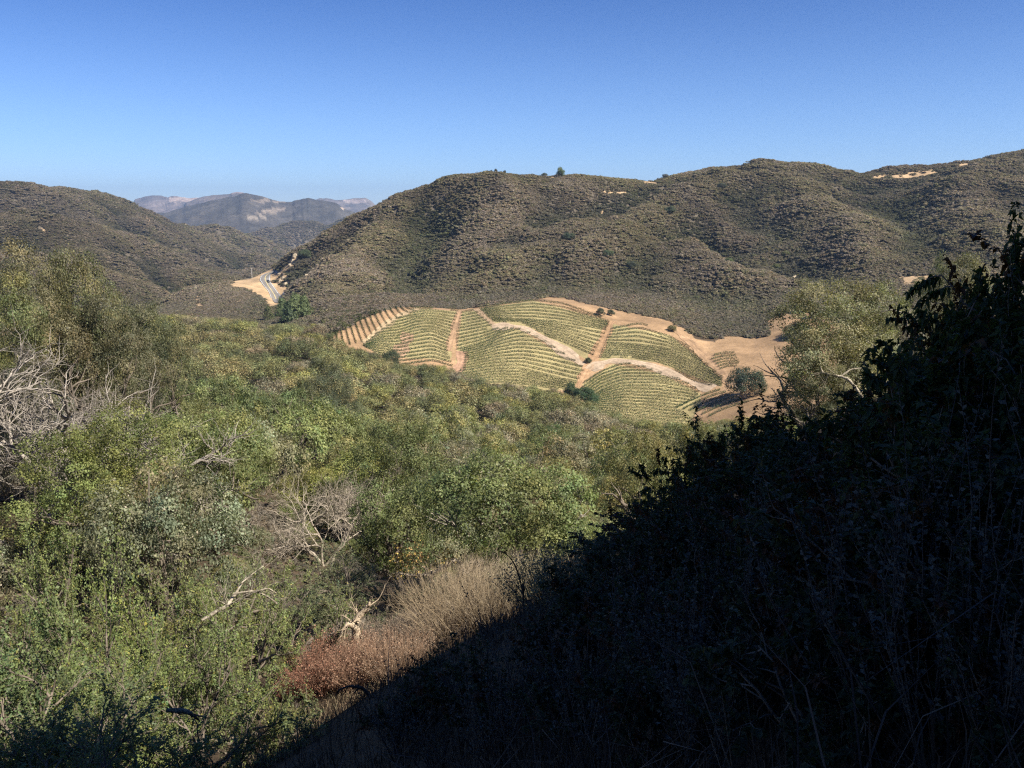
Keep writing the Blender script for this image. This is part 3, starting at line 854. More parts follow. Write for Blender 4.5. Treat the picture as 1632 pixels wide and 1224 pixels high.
def dead_tree(px, pyb, r, size, seed, label, col=(.43, .385, .33), name='dead_tree', levels=4, nch=(6, 6, 5, 5), stems=((.35, 0, 1), (-.4, .2, 1)), rad=.026, spread=.75, up=.02, cat='dead tree', wig=.32, twigs=True):
    a, t = px_azt(px, pyb); a = float(a); x, y = r * math.sin(a), r * math.cos(a); z = float(hq(x, y))
    g = np.random.default_rng(seed)
    br = []
    for s in stems:
        b, _ = grow(g, (g.normal() * .04, g.normal() * .04, -.06), s, .5, rad, levels, nch, spread=spread, shrink=.66, up=up, wig=wig, rshrink=.52)
        br += b
    o = empty(name, (x, y, z), 0, size)
    big = [b for b in br if b[2] <= 1]; small = [b for b in br if b[2] > 1]
    link('trunk', skeleton_mesh('trunk', M_PALE, big, seed=seed), o).color = (*col, 1)
    link('dead_crown', skeleton_mesh('dead_crown', M_PALE, small, seed=seed), o).color = (*[c * .92 for c in col], 1)
    tag(o, label, cat)
    TAKEN.append((x, y, size * .55))
    return o


dead_tree(45, 690, 52, 14.0, 5, 'big grey dead tree with a forked trunk and a haze of fine bare twigs', stems=((.5, .1, 1), (-.35, .2, 1), (.9, -.1, .8)))
dead_tree(105, 660, 58, 9.5, 15, 'smaller grey leafless tree leaning against the big dead one', stems=((.5, 0, .8), (-.6, .1, .9)), col=(.36, .32, .27))
dead_tree(170, 560, 66, 7.0, 25, 'bare pale-limbed tree between the olive oaks beyond the big dead one', stems=((.6, 0, 1), (-.2, .2, 1)), levels=3, nch=(5, 5, 4), col=(.38, .34, .28))
a_, t_ = px_azt(515, 720)
for q_ in (34, 41, 48): TAKEN.append((q_ * math.sin(a_), q_ * math.cos(a_), 7.5))      # an opening in front of the thicket
dead_tree(512, 745, 57, 9.0, 35, 'bleached leafless thicket of fine whitish twigs between green oaks', stems=((.7, 0, 1), (-.7, .1, 1), (0, -.5, 1), (.3, .4, 1), (-1, -.2, .7)), rad=.012, nch=(6, 6, 5, 4), levels=4,
          col=(.52, .45, .36), cat='dead thicket', name='dead_thicket', wig=.4)
dead_tree(700, 672, 120, 6.0, 45, 'thin grey snag rising out of the oaks below the bare dirt spur', stems=((.1, 0, 1),), levels=3, nch=(4, 4, 3), rad=.02, col=(.42, .38, .32))
dead_tree(790, 690, 108, 5.0, 55, 'grey snag lying over a dark gap in the oaks', stems=((.9, 0, .5), (-.5, 0, .7)), levels=3, nch=(5, 4, 4), rad=.02, col=(.38, .34, .29))
dead_tree(1462, 590, 62, 3.0, 65, 'grey bare branches showing beside the large pale oak', stems=((-.5, 0, .9), (.4, 0, 1)), levels=3, nch=(6, 5, 4), rad=.018, col=(.42, .38, .32))
dead_tree(0, 740, 40, 3.0, 75, 'low grey bare bush at the picture edge below the big dead tree', stems=((.5, 0, 1), (-.2, .4, 1), (.3, -.5, .8)), levels=3, nch=(6, 5, 4), rad=.014, col=(.36, .32, .27), cat='dead bush', name='dead_bush')
dead_tree(380, 735, 44, 3.0, 85, 'grey bare scrub poking out between two green oaks', stems=((.5, 0, 1), (-.6, .2, .9)), levels=3, nch=(6, 5, 4), rad=.012, col=(.36, .32, .26), cat='dead bush', name='dead_bush')
dead_tree(815, 770, 52, 3.2, 95, 'grey bare scrub above the tall straw stalks', stems=((.5, 0, 1), (-.6, .2, .9), (0, -.4, 1)), levels=3, nch=(6, 5, 4), rad=.01, col=(.40, .35, .28), cat='dead bush', name='dead_bush')


for px_, py_, r_, sz_, wh_ in [(885, 870, 38, 3.0, 'beside the yellow-green rounded shrub'), (930, 700, 88, 4.5, 'among the oaks under the low vine block'), (640, 640, 118, 5.0, 'just under the bare dirt spur'), (1060, 730, 70, 4.0, 'near the sunlit sumac tips'), (760, 640, 140, 5.5, 'under the central vines'), (860, 760, 62, 3.6, 'in the middle of the olive oaks'), (300, 600, 90, 5.0, 'among the oaks left of the bleached thicket'), (400, 680, 64, 4.2, 'left of the bleached thicket'), (560, 800, 46, 3.0, 'under the bleached thicket'), (200, 760, 34, 2.6, 'above the bright green oaks'), (980, 760, 56, 3.4, 'above the shadow edge'), (460, 850, 34, 2.6, 'above the dark hollow by the stump')]:
    dead_tree(px_, py_ + 40, r_, sz_, int(px_), 'grey bare-branched scrub %s' % wh_, stems=((.5, 0, 1), (-.6, .2, .9), (.1, -.5, 1), (-.1, .5, 1)), levels=3, nch=(6, 5, 5), rad=.009, col=(.33, .29, .24), cat='dead bush', name='dead_bush', wig=.35)


def wire(name, label, cat, r, paths, col, leaves=None, group=None, twigs=0, tscale=1.):
    """limbs drawn as curved tubes at distance r: each path is a list of (px,py,dr,radius); the base stands on the ground"""
    P0 = paths[0][0]
    a, t = px_azt(P0[0], P0[1]); a = float(a); rr_ = r + P0[2]
    base = np.array([rr_ * math.sin(a), rr_ * math.cos(a), float(t) * rr_])
    g = np.random.default_rng(int(P0[0])); acc = Acc()
    for path in paths:
        pts = []; rad = []
        for px, py, dr, w in path:
            aa, tt = px_azt(px, py); q = r + dr
            pts.append(np.array([q * math.sin(aa), q * math.cos(aa), float(tt) * q]) - base); rad.append(w)
        pts = np.array(pts); n = len(pts); s = np.linspace(0, n - 1, (n - 1) * 4 + 1)
        m = [pchip(np.arange(n, dtype=float)[None], pts[None, :, k], s)[0] if n > 2 else np.interp(s, np.arange(n), pts[:, k]) for k in range(3)]
        pp = np.stack(m, 1); w = np.interp(s, np.arange(n), rad)
        pp[1:-1] += g.normal(size=(len(pp) - 2, 3)) * w[1:-1, None] * .16; w = w * g.uniform(.88, 1.12, len(w))
        V, q = tube(pp, w, 7 if max(rad) > .03 else 5); acc.add(V, [q], np.ones(3) * g.normal(1, .1))
        if twigs:
            for _ in range(int(twigs * n)):
                k = int(g.integers(1, len(pp) - 1)); t0 = nrm(pp[k] - pp[k - 1]); d0 = nrm(t0 * .5 + rand_dirs(g, 1)[0] + np.array([0, 0, .15]))
                sub, _t = grow(g, pp[k], d0, g.uniform(.25, .8) * tscale, max(.004, w[k] * .22), 1, 3, spread=.6, shrink=.6, up=.02, wig=.35)
                for sp, sr, sl in sub:
                    V, q = tube(sp, sr, 3); acc.add(V, [q], np.ones(3) * g.normal(.9, .1))
    o = empty(name, base)
    link('limb', acc.mesh('limb', M_PALE, True), o).color = (*col, 1)
    if leaves:
        L_ = Acc()
        for px, py, dr, rad, n, size, lc in leaves:
            aa, tt = px_azt(px, py); q = r + dr
            c = np.array([q * math.sin(aa), q * math.cos(aa), float(tt) * q]) - base
            V, f = leaf_quads(g, c + g.normal(size=(n, 3)) * rad, rand_dirs(g, n), size)
            L_.add(V, [f], np.repeat(np.array(lc) * g.uniform(.6, 1.3, (n, 1)), 4, 0))
        link('dry_leaves', L_.mesh('dry_leaves', M_OWN), o)
    return tag(o, label, cat, group)


wire('dead_stump', 'pale broken oak stump with a forked top above the rust-red brush', 'tree stump', 26,
     [[(578, 1052, 0, .26), (574, 1034, 0, .20), (569, 1012, 0, .15), (566, 996, 0, .14), (572, 984, .1, .12), (583, 972, .1, .095), (588, 964, .1, .07), (590, 955, .1, .015)],
      [(568, 1002, -.1, .10), (558, 994, -.1, .09), (551, 998, -.2, .06), (545, 1008, -.3, .035), (541, 1022, -.4, .015)], [(553, 997, -.2, .035), (549, 1012, -.2, .025), (550, 1030, -.3, .012)],
      [(588, 966, 0, .025), (602, 956, .2, .015), (611, 940, .3, .02), (614, 930, .3, .01)], [(575, 982, .2, .03), (566, 970, .2, .02), (560, 958, .3, .008)], [(562, 994, 0, .03), (552, 984, 0, .02), (543, 980, .1, .008)]], (.46, .37, .265), twigs=1.2)
wire('dead_limb', 'grey dead limb with dry yellow leaves lying across the brush', 'dead limb', 30,
     [[(632, 912, 0, .03), (660, 917, 0, .06), (690, 914, 0, .07), (712, 900, .2, .09), (722, 893, .3, .07)], [(683, 914, 0, .07), (692, 928, -.1, .04)], [(690, 912, 0, .05), (676, 905, .2, .03), (655, 890, .3, .015)], [(722, 893, .3, .10), (736, 900, .2, .08), (742, 930, 0, .08), (744, 1010, -.5, .1)]],
     (.42, .35, .26), [(650, 897, .2, .35, 260, .1, (.62, .42, .12)), (665, 888, .4, .3, 160, .1, (.6, .38, .16)), (704, 893, .3, .22, 140, .1, (.62, .45, .14))])
wire('fallen_limb', 'white fallen oak limb lying in the green leaves with broken twigs', 'fallen limb', 17.3,
     [[(322, 988, 0, .03), (345, 975, 0, .04), (362, 965, 0, .042), (376, 945, .2, .03), (392, 920, .3, .015)], [(372, 946, 0, .022), (400, 942, 0, .022), (425, 950, .1, .018), (441, 962, .2, .022)], [(362, 965, 0, .012), (350, 958, .1, .008), (338, 962, .2, .004)],
      [(405, 944, 0, .02), (425, 938, 0, .015), (440, 945, .1, .012)], [(384, 930, .2, .02), (402, 915, .3, .015), (420, 902, .4, .01)]], (.40, .35, .27), twigs=2.5)
wire('fallen_limb', 'dim grey limb lying low under the shaded oak leaves', 'fallen limb', 12.6, [[(265, 1132, 0, .03), (285, 1133, 0, .04), (308, 1139, 0, .03), (318, 1150, .1, .012)], [(310, 1139, 0, .015), (335, 1145, .2, .008)]], (.30, .26, .20), twigs=1.5, tscale=.6)
wire('dead_branch', 'black hooked dead branch arching over the shadow edge', 'dead branch', 14.2,
     [[(594, 1122, 0, .035), (588, 1106, 0, .034), (574, 1096, 0, .03), (556, 1094, 0, .022), (540, 1100, 0, .014), (535, 1112, 0, .007)], [(572, 1096, 0, .014), (562, 1108, .1, .009), (556, 1122, .1, .005)],
      [(582, 1101, 0, .014), (578, 1114, .1, .009), (570, 1128, .1, .005)], [(556, 1094, 0, .01), (546, 1108, .1, .006), (542, 1120, .1, .004)]], (.13, .11, .09), twigs=1, tscale=.5)
wire('dry_stalk', 'tall bent black weed stalk hooking over in front of the straw brush', 'dry stalk', 10.5,
     [[(838, 1012, 0, .012), (835, 985, 0, .012), (834, 955, 0, .011), (829, 925, 0, .010), (820, 900, 0, .009), (808, 884, 0, .008), (796, 878, 0, .006)], [(834, 948, 0, .016), (834, 938, 0, .024), (833, 930, 0, .012)],
      [(835, 961, 0, .006), (826, 957, .1, .012), (820, 959, .1, .004)], [(835, 961, 0, .006), (843, 957, .1, .012), (848, 958, .1, .004)]], (.075, .062, .05))
wire('dead_limb', 'white curved bare limb reaching out of the large pale oak', 'dead limb', 49.0,
     [[(1378, 640, 0, .08), (1366, 622, 0, .085), (1350, 603, 0, .08), (1332, 598, 0, .07), (1312, 594, 0, .06), (1306, 578, 0, .03)], [(1312, 594, 0, .05), (1296, 596, 0, .035), (1286, 608, 0, .015)], [(1340, 600, 0, .055), (1360, 588, .3, .04), (1385, 586, .6, .02)], [(1322, 596, 0, .03), (1314, 606, .1, .02), (1300, 618, .2, .01)], [(1350, 603, 0, .03), (1344, 618, .1, .02), (1346, 634, .2, .01)]], (.42, .37, .28), twigs=2.5, tscale=1.6)
wire('dead_limb', 'white hooked limb above the dark sumac beside the pale oak', 'dead limb', 47,
     [[(1450, 560, 0, .05), (1446, 520, 0, .045), (1440, 500, 0, .035), (1420, 494, 0, .025), (1402, 497, 0, .012)], [(1444, 505, 0, .03), (1462, 482, .3, .022), (1478, 477, .3, .016), (1486, 486, .3, .01)], [(1442, 503, 0, .02), (1430, 512, .1, .012), (1424, 522, .2, .006)]], (.42, .37, .30), twigs=2.5, tscale=1.4)

# ------------------------------------------------------------------ near oaks with real leaves (metres)
def near_oak(seed, H_=4.6, nch=(6, 6, 5), leaf=.058, per=44, big=False):
    g = np.random.default_rng(seed); br = []; tips = []
    for s in range(3):
        b, t = grow(g, (g.normal() * .15, g.normal() * .15, -.5), (g.normal() * .7, g.normal() * .7, 1), H_ * .62, .09, 3, nch, spread=.85, shrink=.56, up=.10, wig=.3, tmin=.35, rshrink=.5)
        br += b; tips += t
    a = Acc()
    for p, r, lv in br:
        V, q = tube(p, r, (7, 5, 4, 3)[lv]); a.add(V, [q])
    tk = a.mesh('trunk', M_BARK, True)
    P = []; Nn = []; C = []
    for pts, d in tips:
        n = int(per * g.uniform(.5, 1.4)); f = g.uniform(0, 1.15, n)
        k = np.clip((f * 5).astype(int), 0, 4); w = np.clip(f * 5 - k, 0, 1.6)[:, None]
        base = pts[k] * (1 - w) + pts[k + 1] * w
        off = rand_dirs(g, n) * g.uniform(.01, .10, (n, 1))
        P.append(base + off); Nn.append(off * 6 + np.array([0, 0, .8]) + .4 * rand_dirs(g, n))
        v = g.normal(1, .2) * g.normal(1, .18, n).clip(.5, 1.7); h = g.normal(0, .06)
        c = np.stack([v * (1 + h), v, v * (1.15 - h)], 1)
        old = g.random(n) < .025; c[old] = np.array([1.9, 1.4, 1.2])
        C.append(c)
    V, q = leaf_quads(g, np.concatenate(P), np.concatenate(Nn), leaf, .5)
    return mk_mesh('crown', V, [q], np.repeat(np.concatenate(C), 4, 0), False, M_LEAF), tk


NEAR = [near_oak(501), near_oak(502, 4.2), near_oak(503, 5.0)]


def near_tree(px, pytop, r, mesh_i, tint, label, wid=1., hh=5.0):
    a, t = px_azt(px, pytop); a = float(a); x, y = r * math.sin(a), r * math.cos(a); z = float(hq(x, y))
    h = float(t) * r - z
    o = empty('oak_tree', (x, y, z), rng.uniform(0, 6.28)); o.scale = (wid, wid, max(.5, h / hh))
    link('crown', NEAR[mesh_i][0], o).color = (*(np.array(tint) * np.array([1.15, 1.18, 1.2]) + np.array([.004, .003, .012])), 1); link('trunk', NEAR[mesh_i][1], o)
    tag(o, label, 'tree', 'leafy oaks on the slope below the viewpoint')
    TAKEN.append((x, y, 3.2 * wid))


G1 = (.125, .155, .036)
near_tree(-20, 925, 13.0, 0, (.12, .15, .042), 'half-shaded oak in the lower corner with a drooping leafy spray')  # shaded corner oaks get darker tints, shade put into the leaf colour
near_tree(190, 905, 15.5, 1, (.18, .205, .048), 'yellow-green oak above the shaded twiggy oak in the lower corner', .9)
near_tree(265, 965, 16.5, 2, (.155, .185, .044), 'green oak holding the white fallen limb', .78)
near_tree(60, 1075, 11.5, 2, (.12, .145, .042), 'dark twiggy oak at the bottom edge in half shadow', .85)  # half shadow painted into the tint, on the next oak as well
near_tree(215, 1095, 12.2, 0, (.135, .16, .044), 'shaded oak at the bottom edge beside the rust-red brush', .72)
near_tree(345, 935, 21.0, 1, (.16, .18, .055), 'green oak left of the pale broken stump', .72)
near_tree(110, 800, 20.0, 0, (.18, .21, .048), 'bright green oak above the half-shaded corner oak')
near_tree(270, 800, 23.0, 2, (.18, .20, .05), 'green oak above the yellow-green one with the sunlit shoots', .95)
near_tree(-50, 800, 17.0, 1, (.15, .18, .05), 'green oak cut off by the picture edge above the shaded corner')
near_tree(30, 745, 33, 1, (.17, .195, .05), 'green oak hiding the foot of the big grey dead tree', 1.1)
near_tree(520, 880, 31.0, 2, (.155, .165, .062), 'dull green oak overhanging the dark hollow by the pale stump', .95)
near_tree(610, 890, 33.0, 0, (.145, .155, .06), 'dull green oak directly behind the pale broken stump', .9)
near_tree(400, 835, 27.0, 0, (.185, .21, .055), 'bright green oak beyond the one left of the stump', .85)
near_tree(930, 800, 40, 1, (.21, .215, .07), 'yellow-green oak partly behind the shaded bushes at the shadow edge', 1.1)

# ------------------------------------------------------------------ scattered canyon oaks, each its own tree
def canyon_space(r): return np.interp(r, [24, 60, 130, 175], [4.6, 7.6, 8.8, 9.2])


pts = scatter_spacing(12000, 21, 172, -37, 31, canyon_space, TAKEN, 91)
gT = np.random.default_rng(17); n_tree = 0
for x, y, r, a in pts:
    z = float(hq(x, y))
    rad = float(canyon_space(r)) * gT.uniform(.42, .70)
    hgt = rad * gT.uniform(1.25, 2.2)
    px, py, _ = project(x, y, z + hgt * .5)
    if r < 52 and in_clear(px, py): continue
    s_up = x * math.sin(UPH) + y * math.cos(UPH)
    if r < 45 and s_up > -13.5: continue
    f = fit_under_edge(x, y, z, hgt, rad)
    if f == 0 or px < -140 or px > 1780: continue
    rad *= f; hgt *= f
    nv = vnoise(x / 22, y / 22, 77)
    k = int(gT.choice(6, p=[.24, .22, .16 if nv > 0 else .05, .12, .16 if nv < 0 else .05, .26 - (.0 if nv > 0 else 0)] / np.sum([.24, .22, .16 if nv > 0 else .05, .12, .16 if nv < 0 else .05, .26])))
    nm, tint = OLIVE[k]; tint = np.array(tint) * gT.uniform(.88, 1.15)
    small = rad < 2.6
    desc = ('small ' if small else ('mid-sized ' if rad < 3.6 else 'broad ')) + nm + (' bush' if small else ' oak')
    tw = TWG[gT.integers(3)] if gT.random() < .25 else None
    tree('scrub_bush' if small else 'oak_tree', (x, y, z - .15), rad, FINE[gT.integers(4)] if r < 78 else MID[gT.integers(7)], TRK[gT.integers(4)], tint, desc=desc, cat='bush' if small else 'tree', group=GRP, zs=hgt / (1.45 * rad), twig=tw)
    n_tree += 1
print('canyon trees', n_tree)
pts = scatter_spacing(12000, 22, 105, -36, 22, lambda r: np.interp(r, [22, 85], [2.0, 4.2]), TAKEN, 97)
n_bush = 0
for x, y, r, a in pts:
    z = float(hq(x, y)); rad = np.interp(r, [22, 85], [.75, 1.6]) * gT.uniform(.7, 1.2); hgt = rad * gT.uniform(1.0, 1.7)
    px, py, _ = project(x, y, z + hgt * .5)
    if (r < 52 and in_clear(px, py)) or (r < 45 and x * math.sin(UPH) + y * math.cos(UPH) > -14.5) or px < -60 or px > 1300 or py < np.interp(px, ex, ey) or n_bush > 120: continue
    k = int(gT.choice(6, p=[.2, .3, .1, .05, .25, .1])); nm, tint = OLIVE[k]
    tree('scrub_bush', (x, y, z - .1), rad, MID[gT.integers(7)], None, np.array(tint) * gT.uniform(.85, 1.15), desc='low ' + nm + ' bush', cat='bush', group='low bushes between the canyon oaks', zs=hgt / (1.45 * rad), twig=TWG[gT.integers(3)] if gT.random() < .4 else None)
    n_bush += 1
print('bushes', n_bush)

# ------------------------------------------------------------------ instanced masses: far woodland and the hillside scrub
def proto_collection(name, meshes):
    c = bpy.data.collections.new(name)
    for i, m in enumerate(meshes):
        o = bpy.data.objects.new('%s_%02d' % (name, i), m); c.objects.link(o)
    return c


def instance_mass(name, label, P, idx, rot, scl, tint, coll):
    me = bpy.data.meshes.new(name); n = len(P)
    me.vertices.add(n); me.vertices.foreach_set('co', np.asarray(P, np.float32).ravel())
    def put(nm, ty, arr, key):
        at = me.attributes.new(nm, ty, 'POINT'); at.data.foreach_set(key, arr)
    put('pick', 'INT', np.asarray(idx, np.int32), 'value')
    put('spin', 'FLOAT_VECTOR', np.asarray(rot, np.float32).ravel(), 'vector')
    put('size', 'FLOAT_VECTOR', np.asarray(scl, np.float32).ravel(), 'vector')
    put('tint', 'FLOAT_COLOR', np.concatenate([tint, np.ones((n, 1))], 1).astype(np.float32).ravel(), 'color')
    o = link(name, me)
    ng = bpy.data.node_groups.new(name, 'GeometryNodeTree')
    ng.interface.new_socket('Geometry', in_out='INPUT', socket_type='NodeSocketGeometry'); ng.interface.new_socket('Geometry', in_out='OUTPUT', socket_type='NodeSocketGeometry')
    N = ng.nodes; L = ng.links
    gi = N.new('NodeGroupInput'); go = N.new('NodeGroupOutput'); ip = N.new('GeometryNodeInstanceOnPoints'); ci = N.new('GeometryNodeCollectionInfo')
    ci.inputs['Collection'].default_value = coll; ci.inputs['Separate Children'].default_value = True; ci.inputs['Reset Children'].default_value = True
    ip.inputs['Pick Instance'].default_value = True
    def na(nm, ty):
        x = N.new('GeometryNodeInputNamedAttribute'); x.data_type = ty; x.inputs['Name'].default_value = nm; return x.outputs['Attribute']
    L.new(gi.outputs[0], ip.inputs['Points']); L.new(ci.outputs[0], ip.inputs['Instance'])
    L.new(na('pick', 'INT'), ip.inputs['Instance Index'])
    er = N.new('FunctionNodeEulerToRotation'); L.new(na('spin', 'FLOAT_VECTOR'), er.inputs[0]); L.new(er.outputs[0], ip.inputs['Rotation'])
    L.new(na('size', 'FLOAT_VECTOR'), ip.inputs['Scale']); L.new(ip.outputs[0], go.inputs[0])
    md = o.modifiers.new('scatter', 'NODES'); md.node_group = ng
    return tag(o, label, None, None, 'stuff')


FARW = [crown_me('woodland_crown', M_WOODI, 600 + i, 13 + i, 40, 13, .062, flat=(.62, .75, .85)[i % 3], pale=.035) for i in range(6)]
pts = scatter_spacing(22000, 170, 470, -37, 33, lambda r: 7.2 + (r - 170) / 130, TAKEN, 93)
pts = [p for p in pts if p[2] < 338 or (p[2] < 470 and p[3] < R(-9.2))]
P = []; S = []; T = []
for x, y, r, a in pts:
    z = float(hq(x, y)); rad = (7.2 + (r - 170) / 130) * gT.uniform(.46, .78); hgt = rad * gT.uniform(1.15, 1.7)
    f = fit_under_edge(x, y, z, hgt, rad)
    if f == 0: continue
    rad *= f; hgt *= f
    nm, tint = OLIVE[int(gT.choice(6, p=[.3, .12, .16, .16, .06, .2]))]
    P.append((x, y, z - .1)); S.append((rad, rad, hgt / 1.45)); T.append((np.array(tint) * np.array([.95, .88, .90]) + np.array([.004, .003, .018])) * gT.uniform(.82, 1.2))
for px in np.arange(500, 1190, 11.0):                      # the outermost trees, right against the lowest vines
    px = px + gT.uniform(-4, 4); e_y = float(np.interp(px, ex, ey)); a, t = px_azt(px, e_y); r = gT.uniform(262, 284) + (24 if px < 760 else 0); x, y = r * math.sin(a), r * math.cos(a); z = float(hq(x, y)); h = float(t) * r - z + gT.uniform(-.8, .2)
    if not .8 < h < 9: continue
    rad = min(4.6, max(2.2, h * gT.uniform(.6, .9))); nm, tint = OLIVE[int(gT.choice(6, p=[.3, .12, .16, .16, .06, .2]))]
    P.append((x, y, z - .1)); S.append((rad, rad, h / 1.45)); T.append((np.array(tint) * np.array([.9, .84, .88]) + np.array([.004, .003, .018])) * gT.uniform(.82, 1.1))
n = len(P); print('woodland', n)
rot = np.zeros((n, 3)); rot[:, 2] = gT.uniform(0, 6.28, n)
instance_mass('woodland', 'unbroken oak scrub filling the far side of the canyon below the vineyard', P, gT.integers(0, 6, n), rot, S, np.array(T), proto_collection('woodland_kind', FARW))


def scrub_mesh(seed, n=270, leaf=.33):
    g = np.random.default_rng(seed)
    nl = g.integers(4, 8); c = g.normal(size=(nl, 3)) * np.array([.42, .42, .12]) + np.array([0, 0, .42]); rl = g.uniform(.35, .6, nl)
    k = g.integers(0, nl, n); u = rand_dirs(g, n); u[:, 2] = np.abs(u[:, 2]) * np.where(g.random(n) < .85, 1, -1)
    P = c[k] + u * rl[k][:, None] * g.uniform(.75, 1.1, (n, 1)); P[:, 2] = np.maximum(P[:, 2], .05)
    val = (g.normal(1, .10, nl)[k] * g.normal(1, .13, n)).clip(.5, 1.5)
    col = np.stack([val * g.normal(1, .05, n), val, val * g.normal(1, .06, n)], 1).clip(.1, 3)
    V, q = leaf_quads(g, P, u * .9 + np.array([0, 0, .75]), leaf, .8, .5)
    return mk_mesh('scrub', V, [q], np.repeat(col, 4, 0), False, M_INST)


SCRUB = proto_collection('scrub_kind', [scrub_mesh(700 + i) for i in range(8)])
# visibility over the ridges, as seen from around the viewpoint
RUN = np.maximum.accumulate(np.where(RG[None] > 60, H / RG[None], -9), axis=1)


def scrub_points(n, r0, r1, a0, a1, seed, margin, base=0):
    g = np.random.default_rng(seed)
    r = np.sqrt(g.uniform(r0 * r0, r1 * r1, n)); a = np.radians(g.uniform(a0, a1, n))
    x, y = r * np.sin(a), r * np.cos(a); z = hq(x, y)
    i = np.clip(np.interp(a, AZ, np.arange(NA)).astype(int), 0, NA - 1); j = np.clip(np.interp(r, RG, np.arange(NR)).astype(int), 0, NR - 1)
    keep = (z + 4.0) / r + margin >= RUN[i, j]
    px, py, d = project(x, y, z)
    bad = np.zeros(n, bool)
    wx = 2.5 * fbm(x / 7, y / 7, 61, 2); wy = 1.6 * fbm(x / 9, y / 9, 62, 2)
    if r0 < 470:
        bad |= in_poly(px, py, VINE_POLY) & (r < 470)
    for poly, q0, q1 in BARE:
        if q1 > r0 and q0 < r1:
            soft = 0 if poly is ROAD_POLY else 1
            bad |= in_poly(px + wx * soft, py + wy * soft, poly) & (r > q0) & (r < q1) & (g.random(n) > .06 * soft)
    keep &= ~bad
    return x[keep], y[keep], z[keep], r[keep], i[keep], j[keep], g


PAL = 1.38 * np.array([(.153, .120, .081), (.138, .117, .063), (.155, .126, .099), (.106, .092, .053), (.192, .140, .086), (.114, .112, .052)])


def scrub_mass(name, label, specs, seed):
    Ps = []; Ss = []; Ts = []; g = np.random.default_rng(seed)
    for n, r0, r1, a0, a1, size, margin in specs:
        x, y, z, r, i, j, _ = scrub_points(n, r0, r1, a0, a1, seed + int(r0), margin)
        m = len(x)
        n1 = fbm(x / 55, y / 55, 71, 3); n2 = fbm(x / 14, y / 14, 73, 2); gl = GULLY[i, j]
        w = np.stack([1.2 + 0 * x, 1.0 + 1.3 * np.clip(n1, -.6, 1.5) + .4 * n2, .9 - 1.1 * np.clip(n1, -.8, .8), .32 - .03 * gl + .4 * np.clip(-n2, 0, 1), .14 + .2 * np.clip(n2 - n1, 0, 2), .30 + .5 * np.clip(n1 + n2, 0, 2) - .05 * np.clip(gl, -12, 0)], 1).clip(.02, None)
        w /= w.sum(1, keepdims=True); cum = np.cumsum(w, 1); k = np.minimum((cum < g.random(m)[:, None]).sum(1), 5)
        t = .6 * PAL[k] + .4 * (w @ PAL)
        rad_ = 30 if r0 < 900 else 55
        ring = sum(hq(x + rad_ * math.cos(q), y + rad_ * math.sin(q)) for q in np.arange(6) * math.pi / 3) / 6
        cv = np.clip((z - ring) / (4.0 if r0 < 900 else 7.0), -1.2, 1.2)[:, None]     # greener gully shrubs; relief shading painted in too, hollows darker, crests lighter
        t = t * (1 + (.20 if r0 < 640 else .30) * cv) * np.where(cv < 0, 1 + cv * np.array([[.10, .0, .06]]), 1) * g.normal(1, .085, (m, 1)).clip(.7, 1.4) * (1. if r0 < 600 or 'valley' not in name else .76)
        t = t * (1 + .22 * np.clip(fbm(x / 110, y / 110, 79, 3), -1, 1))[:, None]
        s = size * g.uniform(.65, 1.4, m) * (1 + .3 * np.clip(n2, -1, 1))
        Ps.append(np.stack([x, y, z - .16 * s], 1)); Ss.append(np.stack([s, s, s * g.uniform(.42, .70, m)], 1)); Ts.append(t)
    P = np.concatenate(Ps); n = len(P); print(name, n)
    rot = np.zeros((n, 3)); rot[:, 2] = g.uniform(0, 6.28, n)
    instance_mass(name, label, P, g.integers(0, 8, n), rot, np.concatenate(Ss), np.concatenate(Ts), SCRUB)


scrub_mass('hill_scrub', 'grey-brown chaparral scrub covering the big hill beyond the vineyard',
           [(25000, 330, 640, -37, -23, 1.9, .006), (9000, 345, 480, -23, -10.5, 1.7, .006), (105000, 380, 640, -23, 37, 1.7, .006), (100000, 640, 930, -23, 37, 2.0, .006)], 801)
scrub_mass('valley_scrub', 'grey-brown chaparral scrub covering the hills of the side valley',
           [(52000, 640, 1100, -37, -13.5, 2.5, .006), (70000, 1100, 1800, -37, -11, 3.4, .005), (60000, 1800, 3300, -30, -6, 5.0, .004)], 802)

# low growth on the canyon floor between the crowns
def undergrowth():
    g = np.random.default_rng(811); n = 42000
    r = 19 + 330 * g.random(n) ** .8; a = np.radians(g.uniform(-37, 34, n)); r = np.where(a < R(-9), r * 1.3, r); x, y = r * np.sin(a), r * np.cos(a); z = hq(x, y); px, py, d = project(x, y, z)
    ok = ~(in_poly(px, py, VINE_POLY) & (r > 250)) & ~((r < 50) & in_poly(px, py, [(440, 1010), (540, 930), (600, 905), (690, 885), (830, 860), (900, 980), (620, 1140), (440, 1190)])) & ((x * math.sin(UPH) + y * math.cos(UPH)) < -17.5)
    for poly, q0, q1 in BARE: ok &= ~(in_poly(px, py, poly) & (r > q0) & (r < q1))
    x, y, z, r = x[ok], y[ok], z[ok], r[ok]; m = len(x)
    pal = np.array([(.11, .09, .06), (.10, .10, .045), (.13, .11, .08), (.085, .09, .034), (.15, .115, .075)])  # palette darkened, shade between the crowns painted into it
    sz = np.interp(r, [20, 120, 350], [.30, .75, 1.3]) * g.uniform(.6, 1.4, m)
    rot = np.zeros((m, 3)); rot[:, 2] = g.uniform(0, 6.28, m)
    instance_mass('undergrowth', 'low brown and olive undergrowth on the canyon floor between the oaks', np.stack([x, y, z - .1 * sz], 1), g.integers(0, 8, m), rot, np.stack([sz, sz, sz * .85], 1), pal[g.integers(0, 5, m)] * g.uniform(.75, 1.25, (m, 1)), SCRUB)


undergrowth()

